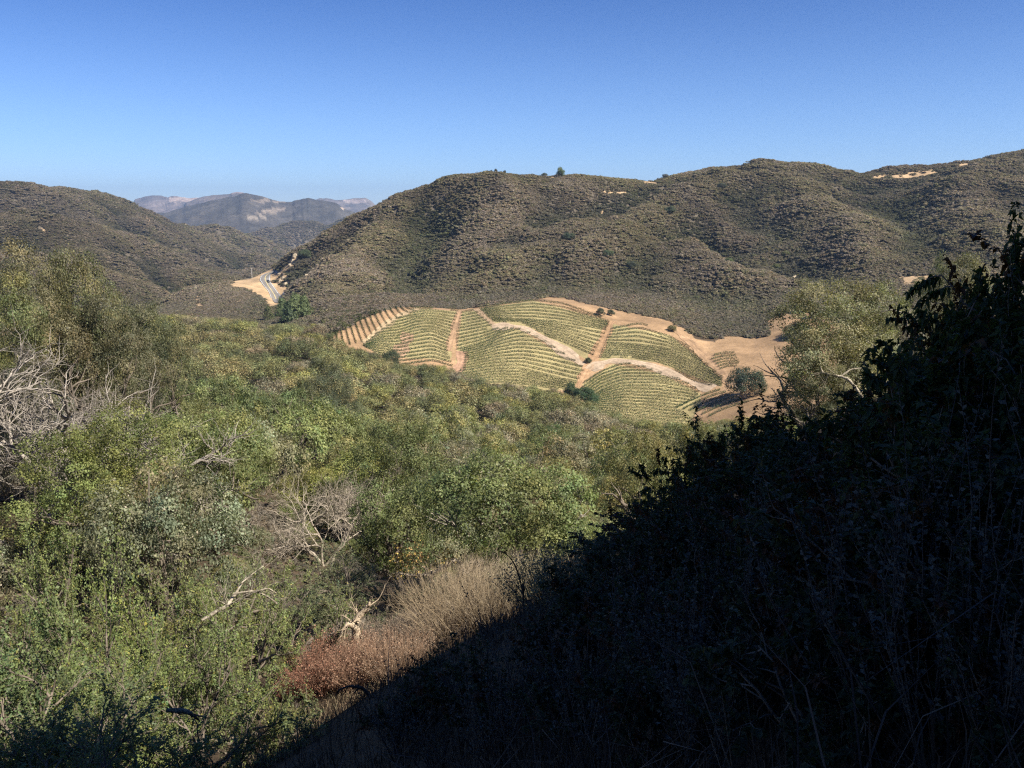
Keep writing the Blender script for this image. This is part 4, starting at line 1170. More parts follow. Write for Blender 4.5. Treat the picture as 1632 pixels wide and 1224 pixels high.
# green trees and bushes that stand out on the hillside
def hill_bush(px, pyb, rad, hgt, tint, label, kind='hill_bush', cat='bush', rmin=500):
    special_hit(px, pyb, rmin, rad, hgt, kind, FAR[rng.integers(5)], tint, label, cat)


hill_bush(893, 282, 3.4, 7.5, (.12, .15, .05), 'round green tree standing up on the skyline of the big hill', 'ridge_tree', 'tree', 640)
hill_bush(868, 281, 2.6, 3.0, (.09, .10, .05), 'low dark bush on the skyline beside the round green tree', 'ridge_tree', 'tree', 640)
hill_bush(790, 276, 1.3, 3.0, (.09, .09, .05), 'dark tuft of a tree on the skyline, middle of the three at the first crest', 'ridge_tree', 'tree', 640)
hill_bush(783, 277, 1.2, 2.4, (.09, .09, .05), 'dark tuft of a tree on the skyline, left one of three at the first crest', 'ridge_tree', 'tree', 640)
hill_bush(804, 276, 1.4, 2.8, (.09, .09, .05), 'dark tuft of a tree on the skyline, right one of three at the first crest', 'ridge_tree', 'tree', 640)
hill_bush(1060, 285, 3.0, 4.5, (.12, .11, .08), 'grey bushy tree beside the bare saddle on the ridge', 'ridge_tree', 'tree', 640)
hill_bush(907, 382, 3.6, 4.5, (.085, .10, .05), 'dark green bush in the crease of the big hill under the first crest')
hill_bush(1150, 300, 3.8, 4.2, (.08, .09, .05), 'dark green bush on the ridge line below the main summit')
hill_bush(1068, 338, 4.2, 4.2, (.09, .105, .05), 'wide dark green bush in the fold right of the ridge hump')
hill_bush(969, 450, 3.0, 4.2, (.11, .13, .055), 'green bush just above the tan strip at the head of the vines')
hill_bush(1004, 470, 3.4, 3.8, (.075, .085, .045), 'dark bush above the tan strip under the lower spur')
hill_bush(1159, 455, 2.8, 3.4, (.12, .145, .05), 'bright green bush in the gully between two scrub spurs')
hill_bush(1252, 408, 2.8, 3.4, (.17, .17, .06), 'yellow-green bush high in the shadowed gully')
hill_bush(1237, 428, 3.0, 3.2, (.15, .155, .055), 'yellow-green bush low in the shadowed gully')
hill_bush(486, 412, 5.2, 7.0, (.09, .115, .05), 'rounded green tree above the pale road cutting', 'ridge_tree', 'tree', 560)

# ------------------------------------------------------------------ dirt tracks between the vineyard blocks, road, turnout
def resample(p, step):
    p = np.asarray(p, float); L_ = np.concatenate([[0], np.cumsum(np.linalg.norm(np.diff(p[:, :2], axis=0), axis=1))])
    n = max(2, int(L_[-1] / step) + 1); s = np.linspace(0, L_[-1], n)
    return np.stack([np.interp(s, L_, p[:, k]) for k in range(p.shape[1])], 1)


def smooth_path(p, it=2):
    p = np.asarray(p, float).copy()
    for _ in range(it):
        p[1:-1] = .25 * p[:-2] + .5 * p[1:-1] + .25 * p[2:]
    return p


def strip(name, path, width, lift, col, mat, across=5, label=None, kind='structure', wob=.25, crown_=0., rut=0.):
    p = smooth_path(resample(path, 1.2), 3)
    t = nrm(np.gradient(p[:, :2], axis=0)); nrmv = np.stack([t[:, 1], -t[:, 0]], 1)
    n = len(p); v = np.linspace(-.5, .5, across)
    w = width * (1 + wob * vnoise(np.arange(n) * .23, np.zeros(n) + width, 9))
    XY = p[:, None, :2] + nrmv[:, None] * v[None, :, None] * w[:, None, None]
    Z = hq(XY[..., 0], XY[..., 1]) + lift + crown_ * (1 - 4 * v[None] ** 2)
    V = np.concatenate([XY, Z[..., None]], -1).reshape(-1, 3)
    g = np.arange(n * across).reshape(n, across)
    q = np.stack([g[:-1, :-1], g[:-1, 1:], g[1:, 1:], g[1:, :-1]], -1).reshape(-1, 4)[:, ::-1]
    k = (.9 + .18 * vnoise(XY[..., 0] / 3, XY[..., 1] / 3, 5)).reshape(-1, 1)
    if rut: k = k * (1 - rut * np.exp(-((np.abs(v) - .2) / .07) ** 2)[None] * np.ones((n, 1))).reshape(-1, 1) * (1 + .12 * fbm(XY[..., 0] / 1.1, XY[..., 1] / 1.1, 8, 2)).reshape(-1, 1)
    o = link(name, mk_mesh(name, V, [q], np.array(col) * k, True, mat))
    return tag(o, label, None, None, kind)


TAN = (.395, .252, .142); PALE = (.43, .32, .215)
TW = {'T1': (3.2, TAN), 'T2': (2.4, (.39, .27, .16)), 'T3': (3.8, (.41, .252, .135)), 'TA': (2.8, (.39, .285, .165)), 'TE': (5.2, PALE), 'TG': (4.8, PALE), 'TB': (4.6, (.38, .23, .142)), 'TP': (5.5, (.385, .245, .15)), 'TF': (3.8, TAN)}
for k, pts in TRACKS_SRC.items():
    w, c = TW[k]
    if k == 'TP': pass
    strip('path', [hit(px, py, 262, 470) for px, py in pts], w, .10, c, M_DIRT, 11, wob=.5, rut=.22, label='bare tan dirt track between the vine rows')

road_c = [(455, 490), (447, 482), (438, 471), (428, 457), (422.5, 448), (423, 441), (429, 436), (440, 431.5), (452, 428)]
RP = np.array([hit(px, py, 540, 800) for px, py in road_c])
M_ASPH = soil_mat('asphalt', scales=(.5, 6), amount=.12, bump=.1)
strip('road', RP, 7.6, .26, (.22, .20, .178), M_ASPH, 7, 'grey two lane road curving round the hill', wob=0)
rp = smooth_path(resample(RP, 1.2), 3)
tt_ = nrm(np.gradient(rp[:, :2], axis=0)); nn_ = np.stack([tt_[:, 1], -tt_[:, 0]], 1)
for off, wd, c in ((0, .5, (.62, .50, .22)), (-3.3, .25, (.7, .7, .68)), (3.3, .25, (.7, .7, .68))):
    pp = rp.copy(); pp[:, :2] += nn_ * off
    strip('road_marking', pp, wd, .30, c, M_ASPH, 2, 'painted line along the curving road', wob=0)

# the car
def car(px, py, r0):
    p = hit(px, py, r0, 800)
    d = np.linalg.norm(rp[:, :2] - p[:2], axis=1); k = int(np.argmin(d)); k = min(max(k, 1), len(rp) - 2)
    t = nrm(rp[k + 1, :2] - rp[k - 1, :2]); side = np.array([t[1], -t[0]])
    c = rp[k, :2] + side * 1.75
    o = empty('car', (c[0], c[1], float(hq(c[0], c[1])) + .27), math.atan2(-t[1], -t[0]))
    paint = plain_mat('dark_paint', (.02, .022, .028), .25, spec=.6); glass = plain_mat('car_glass', (.03, .035, .04), .08, spec=.8); rub = plain_mat('tyre_rubber', (.02, .02, .02), .9); al = plain_mat('rim_metal', (.5, .5, .5), .35, 1)
    lamp = plain_mat('lamp_glass', (.7, .7, .68), .1)
    prof = [(-2.2, .35), (-2.25, .7), (-2.15, .95), (-1.2, 1.02), (1.0, 1.0), (2.0, .82), (2.2, .65), (2.2, .35)]
    cab = [(-1.9, .98), (-1.45, 1.45), (.1, 1.48), (1.0, 1.0)]
    def loft(pr, hw, top):
        n = len(pr); V = []
        for s in (-1, 1):
            for x, z in pr: V.append((x, s * (hw - (top if z > 1.2 else 0)), z))
        return np.array(V), [np.array([list(range(n))[::-1]]), np.array([list(range(n, 2 * n))]), np.array([[i, (i + 1) % n, n + (i + 1) % n, n + i] for i in range(n)])]
    def part(nm, geo, mat, par, bev=.06):
        a = Acc(); a.add(geo[0], geo[1]); ob = link(nm, a.mesh(nm, mat), par)
        if bev:
            b = ob.modifiers.new('edge', 'BEVEL'); b.width = bev; b.segments = 2
        return ob
    part('body', loft(prof, .9, 0), paint, o); part('cabin_glass', loft(cab, .80, .14), glass, o, .04)
    rf = [(-1.5, 1.46), (-1.35, 1.53), (0, 1.54), (.15, 1.47)]
    part('roof', loft(rf, .72, .05), paint, o, .02)
    for x in (-1.35, 1.35):
        for s in (-1, 1):
            V, q = tube([(x, s * .72, .33), (x, s * .92, .33)], [.33, .33], 16); n = 16
            w = part('wheel', (V, [q, np.array([list(range(n))]), np.array([list(range(n, 2 * n))[::-1]])]), rub, o, 0)
            V, q = tube([(x, s * .90, .33), (x, s * .935, .33)], [.2, .18], 12)
            part('rim', (V, [q, np.array([list(range(12, 24))])]), al, w, 0)
    for s in (-1, 1):
        part('headlight', (np.array([(2.12, s * .55 - .18, .66), (2.235, s * .55 - .18, .66), (2.235, s * .55 + .18, .66), (2.12, s * .55 + .18, .66), (2.12, s * .55 - .18, .78), (2.19, s * .55 - .18, .78), (2.19, s * .55 + .18, .78), (2.12, s * .55 + .18, .78)]),
                           [np.array([(0, 1, 2, 3), (4, 7, 6, 5), (0, 4, 5, 1), (1, 5, 6, 2), (2, 6, 7, 3), (3, 7, 4, 0)])]), lamp, o, 0)
    tag(o, 'small black car driving round the bend of the road', 'car')


car(424, 449, 560)

# pale utility pole at the edge of the turnout
pp = hit(401.5, 441, 560, 800)
o = empty('utility_pole', pp)
a = Acc(); V, q = tube([(0, 0, -.3), (0, 0, 3), (0, 0, 8.2)], [.22, .2, .16], 8); a.add(V, [q], (.5, .48, .44)); link('pole', a.mesh('pole', M_OWN, True), o)
a = Acc(); V, q = tube([(-1.1, 0, 7.6), (0, 0, 7.6), (1.1, 0, 7.6)], [.09, .1, .09], 6); a.add(V, [q], (.42, .4, .36)); link('crossarm', a.mesh('crossarm', M_OWN), o)
tag(o, 'thin pale utility pole at the valley edge of the turnout', 'pole')

# rocks: road cutting and outcrops on the hills
def rock_mesh(seed):
    g = np.random.default_rng(seed); n1, n2 = 22, 14
    th = np.linspace(0, 2 * np.pi, n1, endpoint=False); ph = np.linspace(.05, np.pi - .05, n2)
    T, Pp = np.meshgrid(th, ph); d = np.stack([np.cos(T) * np.sin(Pp), np.sin(T) * np.sin(Pp), np.cos(Pp)], -1).reshape(-1, 3)
    rad = np.ones(len(d))
    for _ in range(20):
        nn = rand_dirs(g, 1)[0]; h = g.uniform(.42, .85); rad = np.minimum(rad, h / np.clip(d @ nn, .05, None))
    V = d * (rad * g.uniform(.95, 1.05, len(d)))[:, None]
    gr = np.arange(n1 * n2).reshape(n2, n1)
    q = np.stack([gr[:-1], np.roll(gr[:-1], -1, 1), np.roll(gr[1:], -1, 1), gr[1:]], -1).reshape(-1, 4)
    return mk_mesh('rock', V, [q, gr[0][None, ::-1].reshape(1, -1), gr[-1][None].reshape(1, -1)], None, False, M_ROCK)


ROCKS = [rock_mesh(900 + i) for i in range(5)]


def rock(px, py, sx, sz, label, rmin, rmax=900, tilt=.3, name='rock_outcrop'):
    p = hit(px, py, rmin, rmax)
    o = link(name, ROCKS[rng.integers(5)], None, (p[0], p[1], p[2] - .12 * sz), rng.uniform(0, 6.28), (sx, sx * rng.uniform(.6, 1), sz))
    o.rotation_euler = (rng.normal() * tilt, rng.normal() * tilt, rng.uniform(0, 6.28))
    tag(o, label, 'rock')


CUT = [(471, 409, 3.4, 4.2, 'highest'), (467, 416, 3.0, 4.0, 'second highest'), (463, 423, 2.6, 3.2, 'third highest'), (445, 437, 2.6, 2.8, 'roadside far end'), (451, 444, 3.2, 3.8, 'roadside second'), (447, 450, 2.6, 3.2, 'roadside lower'), (455, 455, 3.4, 4.2, 'broad roadside'),
       (460, 462, 2.8, 3.2, 'roadside near end'), (452, 437, 2.2, 2.6, 'small upper roadside'), (470, 465, 2.6, 2.0, 'low, behind the tall pine'), (490, 442, 2.8, 3.4, 'isolated, right of the cutting'), (476, 453, 2.0, 2.2, 'pinkish, above the pines')]
for px, py, a_, b_, w in CUT:
    rock(px, py, a_, b_, 'pale yellow rock of the road cutting, %s one' % w, 560, 790)
for px, py, a_, b_, w in [(1266, 443, 3.2, 2.0, 'white boulder showing in the dark gully of the big hill'), (701, 342, 2.2, 1.7, 'white boulder high on the left shoulder of the big hill'), (640, 403, 1.3, 2.6, 'upright white rock half way up the left flank of the hill'),
                          (618, 341, 1.8, 1.5, 'small pinkish rock near the left skyline of the big hill'), (637, 334, 1.3, 1.1, 'tiny white rock just under the left skyline of the hill'), (751, 378, 1.5, 1.0, 'low pale rock at the centre of the hill flank'), (730, 294, 1.2, .9, 'small pale rock under the first crest of the hill')]:
    rock(px, py, a_, b_, w, 500)
for px, py, a_, b_, w in [(292, 330, 4.5, 3.5, 'highest'), (291, 351, 5, 3.5, 'middle'), (281, 347, 4, 3, 'left'), (274, 331, 3.5, 3, 'upper left')]:
    rock(px, py, a_, b_, 'pale boulder on the far left hill, %s one of its loose group' % w, 900, 3000)

# ------------------------------------------------------------------ vine rows
M_ = np.array


def gy(guides, counts):
    """rows as y(x) curves blended between guide curves"""
    out = []
    for k in range(len(guides) - 1):
        n = counts[k]
        for i in range(n + (1 if k == len(guides) - 2 else 0)):
            t = i / n
            g0, g1 = M_(guides[k], float), M_(guides[k + 1], float)
            x = np.linspace(min(g0[0, 0], g1[0, 0]) - 4, max(g0[-1, 0], g1[-1, 0]) + 4, 90)
            def ev(g):
                y = np.interp(x, g[:, 0], g[:, 1])
                sl, sr = (g[1, 1] - g[0, 1]) / (g[1, 0] - g[0, 0]), (g[-1, 1] - g[-2, 1]) / (g[-1, 0] - g[-2, 0])
                y = np.where(x < g[0, 0], g[0, 1] + sl * (x - g[0, 0]), y); y = np.where(x > g[-1, 0], g[-1, 1] + sr * (x - g[-1, 0]), y)
                ker = np.ones(9) / 9; return np.convolve(np.pad(y, 4, mode='edge'), ker, 'valid')
            out.append(np.stack([x, ev(g0) * (1 - t) + ev(g1) * t], 1))
    return out


def gseg(starts, ends, n, bow=0.):
    s = resample_px(starts, n); e = resample_px(ends, n); out = []
    for a_, b_ in zip(s, e):
        t = np.linspace(0, 1, 30)[:, None]; p = a_ * (1 - t) + b_ * t; p[:, 1] += bow * np.sin(np.pi * t[:, 0]); out.append(p)
    return out


def resample_px(p, n):
    p = M_(p, float); L_ = np.concatenate([[0], np.cumsum(np.linalg.norm(np.diff(p, axis=0), axis=1))]); s = np.linspace(0, L_[-1], n)
    return np.stack([np.interp(s, L_, p[:, 0]), np.interp(s, L_, p[:, 1])], 1)


BLOCKS = {
    'the fan on the vineyard shoulder': (gseg([(529, 534), (545, 522), (573, 509), (606, 496), (631, 489), (655, 490)], [(530, 557), (552, 552), (579, 545), (599, 529), (630, 508), (668, 491)], 17, 1.5), None),
    'the wavy block beside the fan': (gy([[(600, 510), (640, 497), (673, 492.5), (700, 493), (736, 497)], [(580, 535), (612, 521), (640, 517), (665, 508), (690, 508), (728, 517)], [(580, 551), (605, 541), (632, 541), (660, 533), (687, 528), (718, 541)],
                                                                   [(580, 558), (612, 572), (637, 582), (660, 579), (690, 575), (720, 584)]], [4, 5, 8]), [(578, 551), (598, 534), (618, 519), (634, 507), (673, 491.5), (731, 496), (723, 520), (713, 552), (714, 566), (724, 590), (690, 590), (640, 586), (612, 570)]),
    'the central block below the pale stone track': (gy([[(737, 499), (757, 495), (790, 489)], [(735, 528), (775, 520.5), (805, 514)], [(732, 557), (770, 547), (800, 533), (826, 525), (850, 526)], [(735, 576), (790, 564.5), (830, 560), (870, 565), (930, 579)],
                                                         [(735, 596), (790, 588), (830, 588), (870, 599), (925, 612)], [(735, 616), (796, 609), (851, 615), (893, 622), (930, 630)]], [6, 5, 6, 5, 5]),
                                                        [(736, 498), (758, 495), (786, 520), (776, 525), (808, 523), (828, 525), (848, 533), (866, 543), (886, 555), (904, 567), (921, 579), (932, 588), (925, 602), (914, 620), (850, 625), (790, 618), (724, 600), (738, 588), (742, 566), (734, 560), (722, 555), (727, 528)]),
    'the upper block above the stone track': (gy([[(764, 493), (804, 485), (851, 479.5), (899, 485), (926, 495), (973, 512)], [(768, 504), (800, 508), (843, 510), (899, 515), (970, 527)], [(790, 520), (843, 525.5), (899, 546), (944, 566), (966, 574)]], [6, 7]),
                                                                  [(763, 492), (804, 484), (851, 479), (899, 484.5), (926, 494), (972, 512), (964, 532), (951, 556), (941, 576), (926, 571), (909, 560), (891, 547), (872, 537), (852, 526), (830, 515), (808, 514), (790, 516), (775, 503)]),
    'the block under the tan meadow': (gy([[(974, 525), (1020, 516), (1066, 532), (1100, 552)], [(962, 547), (1010, 550), (1066, 557), (1107, 572), (1145, 592)], [(950, 575), (1003, 573), (1045, 580), (1082, 593), (1101, 606), (1155, 620)]], [5, 7]),
                                                                      [(977, 517), (1021, 516), (1066, 533), (1096, 552), (1122, 578), (1152, 602), (1150, 617), (1103, 610), (1082, 594), (1046, 577), (1004, 570), (976, 570), (953, 574), (963, 551)]),
    'the lowest block nearest the canyon': (gy([[(935, 605), (955, 589), (990, 576), (1050, 575.5), (1116, 586)], [(935, 640), (955, 624), (990, 611), (1050, 610.5), (1116, 621)], [(950, 657), (1000, 668), (1060, 676), (1118, 678)]], [7, 12]),
                                                                     [(929, 612), (950, 597), (976, 580), (1003, 580), (1030, 586), (1054, 596), (1082, 605), (1108, 618), (1116, 627), (1102, 640), (1078, 652), (1096, 664), (1120, 668), (1118, 690), (950, 690), (925, 630)]),
    'the slanting block below the meadow oak': (gseg([(1078, 651), (1091, 653), (1104, 656), (1116, 660), (1130, 664)], [(1147, 622), (1160, 627), (1171, 631), (1181, 636), (1192, 641)], 6, -2.5), None),
    'the tiny block above the meadow oak': (gy([[(1130, 569), (1150, 564), (1172, 563)], [(1144, 590), (1160, 584), (1180, 584)]], [5]), [(1131, 569), (1152, 563), (1170, 562), (1178, 580), (1168, 590), (1148, 590), (1138, 578)]),
    'the green strip near the road pines': ([np.array([(366, 513.5), (400, 512), (434, 509.5)]), np.array([(362, 516.0), (400, 514.6), (438, 512)])], None),
}
ORD = ['topmost', 'second', 'third', 'fourth', 'fifth', 'sixth', 'seventh', 'eighth', 'ninth', 'tenth', 'eleventh', 'twelfth', 'thirteenth', 'fourteenth', 'fifteenth', 'sixteenth', 'seventeenth', 'eighteenth', 'nineteenth', 'twentieth']
for i_, t_ in enumerate(['twenty-first', 'twenty-second', 'twenty-third', 'twenty-fourth', 'twenty-fifth', 'twenty-sixth', 'twenty-seventh', 'twenty-eighth', 'twenty-ninth', 'thirtieth', 'thirty-first', 'thirty-second', 'thirty-third', 'thirty-fourth']): ORD.append(t_)
gV = np.random.default_rng(33); nrow = 0
M_POST = plain_mat('weathered_post', (.22, .17, .12), .9)
for where, (rows, poly) in BLOCKS.items():
    k = 0
    for row in rows:
        row = resample_px(row, 140)
        if poly is not None:
            ins = in_poly(row[:, 0], row[:, 1], poly); runs = []
            st = None
            for i, v in enumerate(list(ins) + [False]):
                if v and st is None: st = i
                if not v and st is not None:
                    runs.append((st, i)); st = None
            runs = [row[a_:b_] for a_, b_ in runs if b_ - a_ > 6]
        else:
            runs = [row]
        for rn in runs:
            rmin = 262 if 'road pines' not in where else 380
            W3 = np.array([hit(px, py, rmin, 478) for px, py in resample_px(rn, 34)])
            jump = np.linalg.norm(np.diff(W3[:, :2], axis=0), axis=1)
            ok = np.concatenate([[True], jump < 14])
            if not ok.all():
                cut = np.where(~ok)[0]; sp = np.split(np.arange(len(W3)), cut); W3 = W3[max(sp, key=len)]
            if len(W3) < 3: continue
            p = smooth_path(resample(W3, .34), 8)
            if len(p) < 8: continue
            n = len(p); tx = nrm(np.gradient(p[:, :2], axis=0)); nv = np.stack([tx[:, 1], -tx[:, 0]], 1)
            z = hq(p[:, 0], p[:, 1])
            per = 13
            along = np.repeat(np.arange(n), per)
            vig = np.clip(1.0 + .14 * fbm(p[:, 0] / 9, p[:, 1] / 9, 81, 2) + .03 * gV.normal(size=n), .6, 1.25)
            side = gV.normal(0, .18, n * per).clip(-.4, .4)
            sl_ = gV.uniform(-.2, .2, n * per)
            hgt = gV.uniform(.08, .95, n * per) * vig[along]
            P = np.stack([p[along, 0] + nv[along, 0] * side + tx[along, 0] * sl_, p[along, 1] + nv[along, 1] * side + tx[along, 1] * sl_, z[along] + hgt], 1)
            N_ = np.stack([nv[along, 0] * np.sign(side), nv[along, 1] * np.sign(side), np.full(n * per, .6)], 1)
            yel = np.clip(.36 + .6 * fbm(p[:, 0] / 16, p[:, 1] / 16, 83, 3) + .15 * gV.normal(size=n), 0, 1)[along][:, None]
            c = (np.array((.028, .054, .013)) * (1 - yel) + np.array((.070, .086, .019)) * yel) * gV.uniform(.7, 1.3, (n * per, 1))
            V, q = leaf_quads(gV, P, N_, .25, .8)
            px_, py_, _ = project(p[n // 2, 0], p[n // 2, 1], z[n // 2])
            o = empty('vine_row', (p[n // 2, 0], p[n // 2, 1], z[n // 2]))
            me = mk_mesh('foliage', V - np.array([p[n // 2, 0], p[n // 2, 1], z[n // 2]]), [q], np.repeat(c, 4, 0), False, M_VINE)
            link('foliage', me, o)
            a = Acc()
            for j in range(0, n, 14):
                V, q = tube([(p[j, 0], p[j, 1], z[j] - .1), (p[j, 0], p[j, 1], z[j] + 1.5)], [.05, .045], 4); a.add(V - np.array([p[n // 2, 0], p[n // 2, 1], z[n // 2]]), [q])
            link('trellis_posts', a.mesh('trellis_posts', M_POST), o)
            if 'the fan ' in where: lab = '%s of %s, counted from the canyon end' % ('first vine row' if k == 0 else ORD[k] + ' vine row', where)
            else: lab = '%s vine row of %s' % (ORD[k], where)
            tag(o, lab, 'vine row', 'trained vine rows on the hillside vineyard'); k += 1; nrow += 1
print('vine rows', nrow)

# ------------------------------------------------------------------ shaded slope in front: sumac bushes, sage, dry grass
def folded_leaves(g, P, D, N, size):
    """leaves folded along the midrib: two faces each"""
    n = len(P); a = nrm(D); s = nrm(np.cross(a, N)); u = np.cross(s, a)
    L_ = (size * g.uniform(.65, 1.25, n))[:, None]; w = L_ * .27; fo = L_ * .14
    dr = np.array([0, 0, -1.]) * L_ * g.uniform(0, .3, (n, 1))
    A = P; B = P + a * L_ * .45 + s * w + u * fo; Cc = P + a * L_ + dr; E = P + a * L_ * .45 - s * w + u * fo; Md = P + a * L_ * .5 + dr * .3
    V = np.stack([A, B, Cc, E, Md], 1).reshape(-1, 3); k = np.arange(n)[:, None] * 5
    t = np.concatenate([k + [[0, 4, 1]], k + [[1, 4, 2]], k + [[0, 3, 4]], k + [[3, 2, 4]]])
    return V, t


def sumac(seed, per=40, leaf=.086, red=.12):
    g = np.random.default_rng(seed); br = []; tips = []
    for s in range(7):
        a_ = s * .9 + g.uniform(0, .6); sp = g.uniform(.3, 1.15)
        b, t = grow(g, (.12 * math.cos(a_), .12 * math.sin(a_), -.15), (math.cos(a_) * sp, math.sin(a_) * sp, 1), g.uniform(1.0, 1.45), .022, 2, (6, 5), spread=.8, shrink=.55, up=.05, wig=.3, tmin=.3)
        br += b; tips += t
    A_ = Acc()
    for p, r, lv in br:
        V, q = tube(p, r, (6, 4, 3)[lv]); A_.add(V, [q])
    tk = A_.mesh('stems', M_BARK, True)
    P = []; D = []; Nn = []; C = []
    for pts, d in tips:
        n = int(per * g.uniform(.5, 1.4)); f = g.uniform(.1, 1, n); k = np.clip((f * 5).astype(int), 0, 4); w = (f * 5 - k)[:, None]
        base = pts[k] * (1 - w) + pts[k + 1] * w
        out = rand_dirs(g, n); out[:, 2] = out[:, 2] * .6 - .4
        P.append(base); D.append(nrm(out + .5 * d)); Nn.append(nrm(np.array([0, 0, 1]) + .5 * rand_dirs(g, n)))
        v = g.normal(1, .2, n).clip(.5, 1.6); c = np.stack([v, v, v], 1)
        if g.random() < red: c *= np.array([1.7, .6, .55])
        C.append(c)
    V, t = folded_leaves(g, np.concatenate(P), np.concatenate(D), np.concatenate(Nn), leaf)
    return mk_mesh('foliage', V, [t], np.repeat(np.concatenate(C), 5, 0), False, M_LEAF), tk


SUM = [sumac(1101), sumac(1102, red=.3), sumac(1103)]
SUMAC = [  # px, top py, r, mesh, width, words
    (1752, 335, 6.2, 0, .85, 'tallest, cut off by the picture edge'), (1690, 358, 7.0, 2, .62, 'tall, with backlit tips against the right ridge'), (1640, 400, 7.6, 0, .56, 'second from the tallest, against the hill scrub'),
    (1592, 452, 8.0, 1, .54, 'dark, beside the white hooked limb'), (1545, 500, 8.2, 2, .54, 'dark, rising over the greyish thin oak'), (1495, 548, 8.6, 0, .54, 'dark, right of the large pale oak'),
    (1442, 600, 9.0, 1, .54, 'low, under the large pale oak'), (1355, 642, 9.4, 2, .66, 'low, in front of the large pale oak trunk'), (1285, 655, 9.8, 0, .66, 'red-tinged, under the round meadow oak'), (1215, 662, 10.2, 1, .66, 'red-tinged, in front of the slanting vine rows'),
    (1150, 680, 10.8, 0, .6, 'with bright sunlit tips against the lowest vine rows'), (1112, 735, 11.4, 2, .75, 'dim, at the shadow edge below the sunlit tips'),
    (1072, 790, 12.0, 1, .8, 'dim, next down the shadow edge'), (1030, 838, 12.6, 0, .8, 'drooping, second lowest on the shadow edge'), (985, 885, 13.2, 2, .75, 'drooping, lowest on the shadow edge'),
    (1600, 540, 5.4, 2, .7, 'black mass in the deep shade, upper'), (1510, 610, 6.4, 1, .7, 'black mass in the deep shade, below the pale oak'), (1400, 690, 7.4, 2, .7, 'black mass in the deep shade, middle'), (1290, 745, 8.4, 0, .7, 'black mass in the deep shade, toward the sunlit tips'),
    (1190, 800, 9.6, 1, .7, 'black mass in the deep shade, below the sunlit tips'), (1640, 680, 4.4, 0, .6, 'black mass in the deep shade, at the picture edge'), (1560, 640, 7.2, 1, .7, 'black mass in the deep shade, behind the uppermost one'), (1120, 860, 10.8, 2, .6, 'black mass in the deep shade, lowest'),
]
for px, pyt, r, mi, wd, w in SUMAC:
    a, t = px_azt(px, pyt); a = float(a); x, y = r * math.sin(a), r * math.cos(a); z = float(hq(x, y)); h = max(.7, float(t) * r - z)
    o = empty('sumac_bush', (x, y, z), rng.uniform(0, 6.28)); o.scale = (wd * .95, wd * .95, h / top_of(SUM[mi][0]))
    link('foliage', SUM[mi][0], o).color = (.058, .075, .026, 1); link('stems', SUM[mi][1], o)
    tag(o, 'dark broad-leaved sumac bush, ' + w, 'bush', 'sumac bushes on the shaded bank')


gD = np.random.default_rng(1400)
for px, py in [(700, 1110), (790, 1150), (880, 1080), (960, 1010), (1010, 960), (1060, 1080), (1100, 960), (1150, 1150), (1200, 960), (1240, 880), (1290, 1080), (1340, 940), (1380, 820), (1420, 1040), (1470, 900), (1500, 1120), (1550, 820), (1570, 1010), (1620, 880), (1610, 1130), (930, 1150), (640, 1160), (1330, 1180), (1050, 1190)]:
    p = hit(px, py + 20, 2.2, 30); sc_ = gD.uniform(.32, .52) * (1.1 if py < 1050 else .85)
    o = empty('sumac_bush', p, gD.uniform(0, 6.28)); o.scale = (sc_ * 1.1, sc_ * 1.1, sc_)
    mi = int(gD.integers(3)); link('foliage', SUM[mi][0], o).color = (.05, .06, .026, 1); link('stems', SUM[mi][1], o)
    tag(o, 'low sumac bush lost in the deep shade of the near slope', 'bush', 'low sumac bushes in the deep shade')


def sage(seed):
    g = np.random.default_rng(seed); st = Acc(); P = []; D = []; Nn = []
    for s in range(16):
        a_ = g.uniform(0, 6.28); sp = g.uniform(.05, .6)
        b, t = grow(g, (.05 * math.cos(a_), .05 * math.sin(a_), -.1), (math.cos(a_) * sp, math.sin(a_) * sp, 1), g.uniform(.5, .95), .006, 1, (3,), spread=.4, shrink=.5, up=.1, wig=.12, tmin=.2)
        for p, r, lv in b:
            V, q = tube(p, r, 4); st.add(V, [q], (.09, .08, .07))
            n = 26 if lv == 0 else 14; f = g.uniform(.35 if lv == 0 else 0, 1, n); k = np.clip((f * 5).astype(int), 0, 4); w = (f * 5 - k)[:, None]
            P.append(p[k] * (1 - w) + p[k + 1] * w); o_ = rand_dirs(g, n); o_[:, 2] = np.abs(o_[:, 2]) * .7 + .25; D.append(nrm(o_)); Nn.append(nrm(rand_dirs(g, n) + np.array([0, 0, .8])))
    P = np.concatenate(P); V, t = folded_leaves(g, P, np.concatenate(D), np.concatenate(Nn), .028)
    c = np.array((.085, .09, .08)) * g.normal(1, .15, (len(P), 1)).clip(.5, 1.5)  # leaf colour lowered to paint in part of the slope's shade
    return mk_mesh('foliage', V, [t], np.repeat(c, 5, 0), False, M_OWN), st.mesh('stems', M_OWN, True)


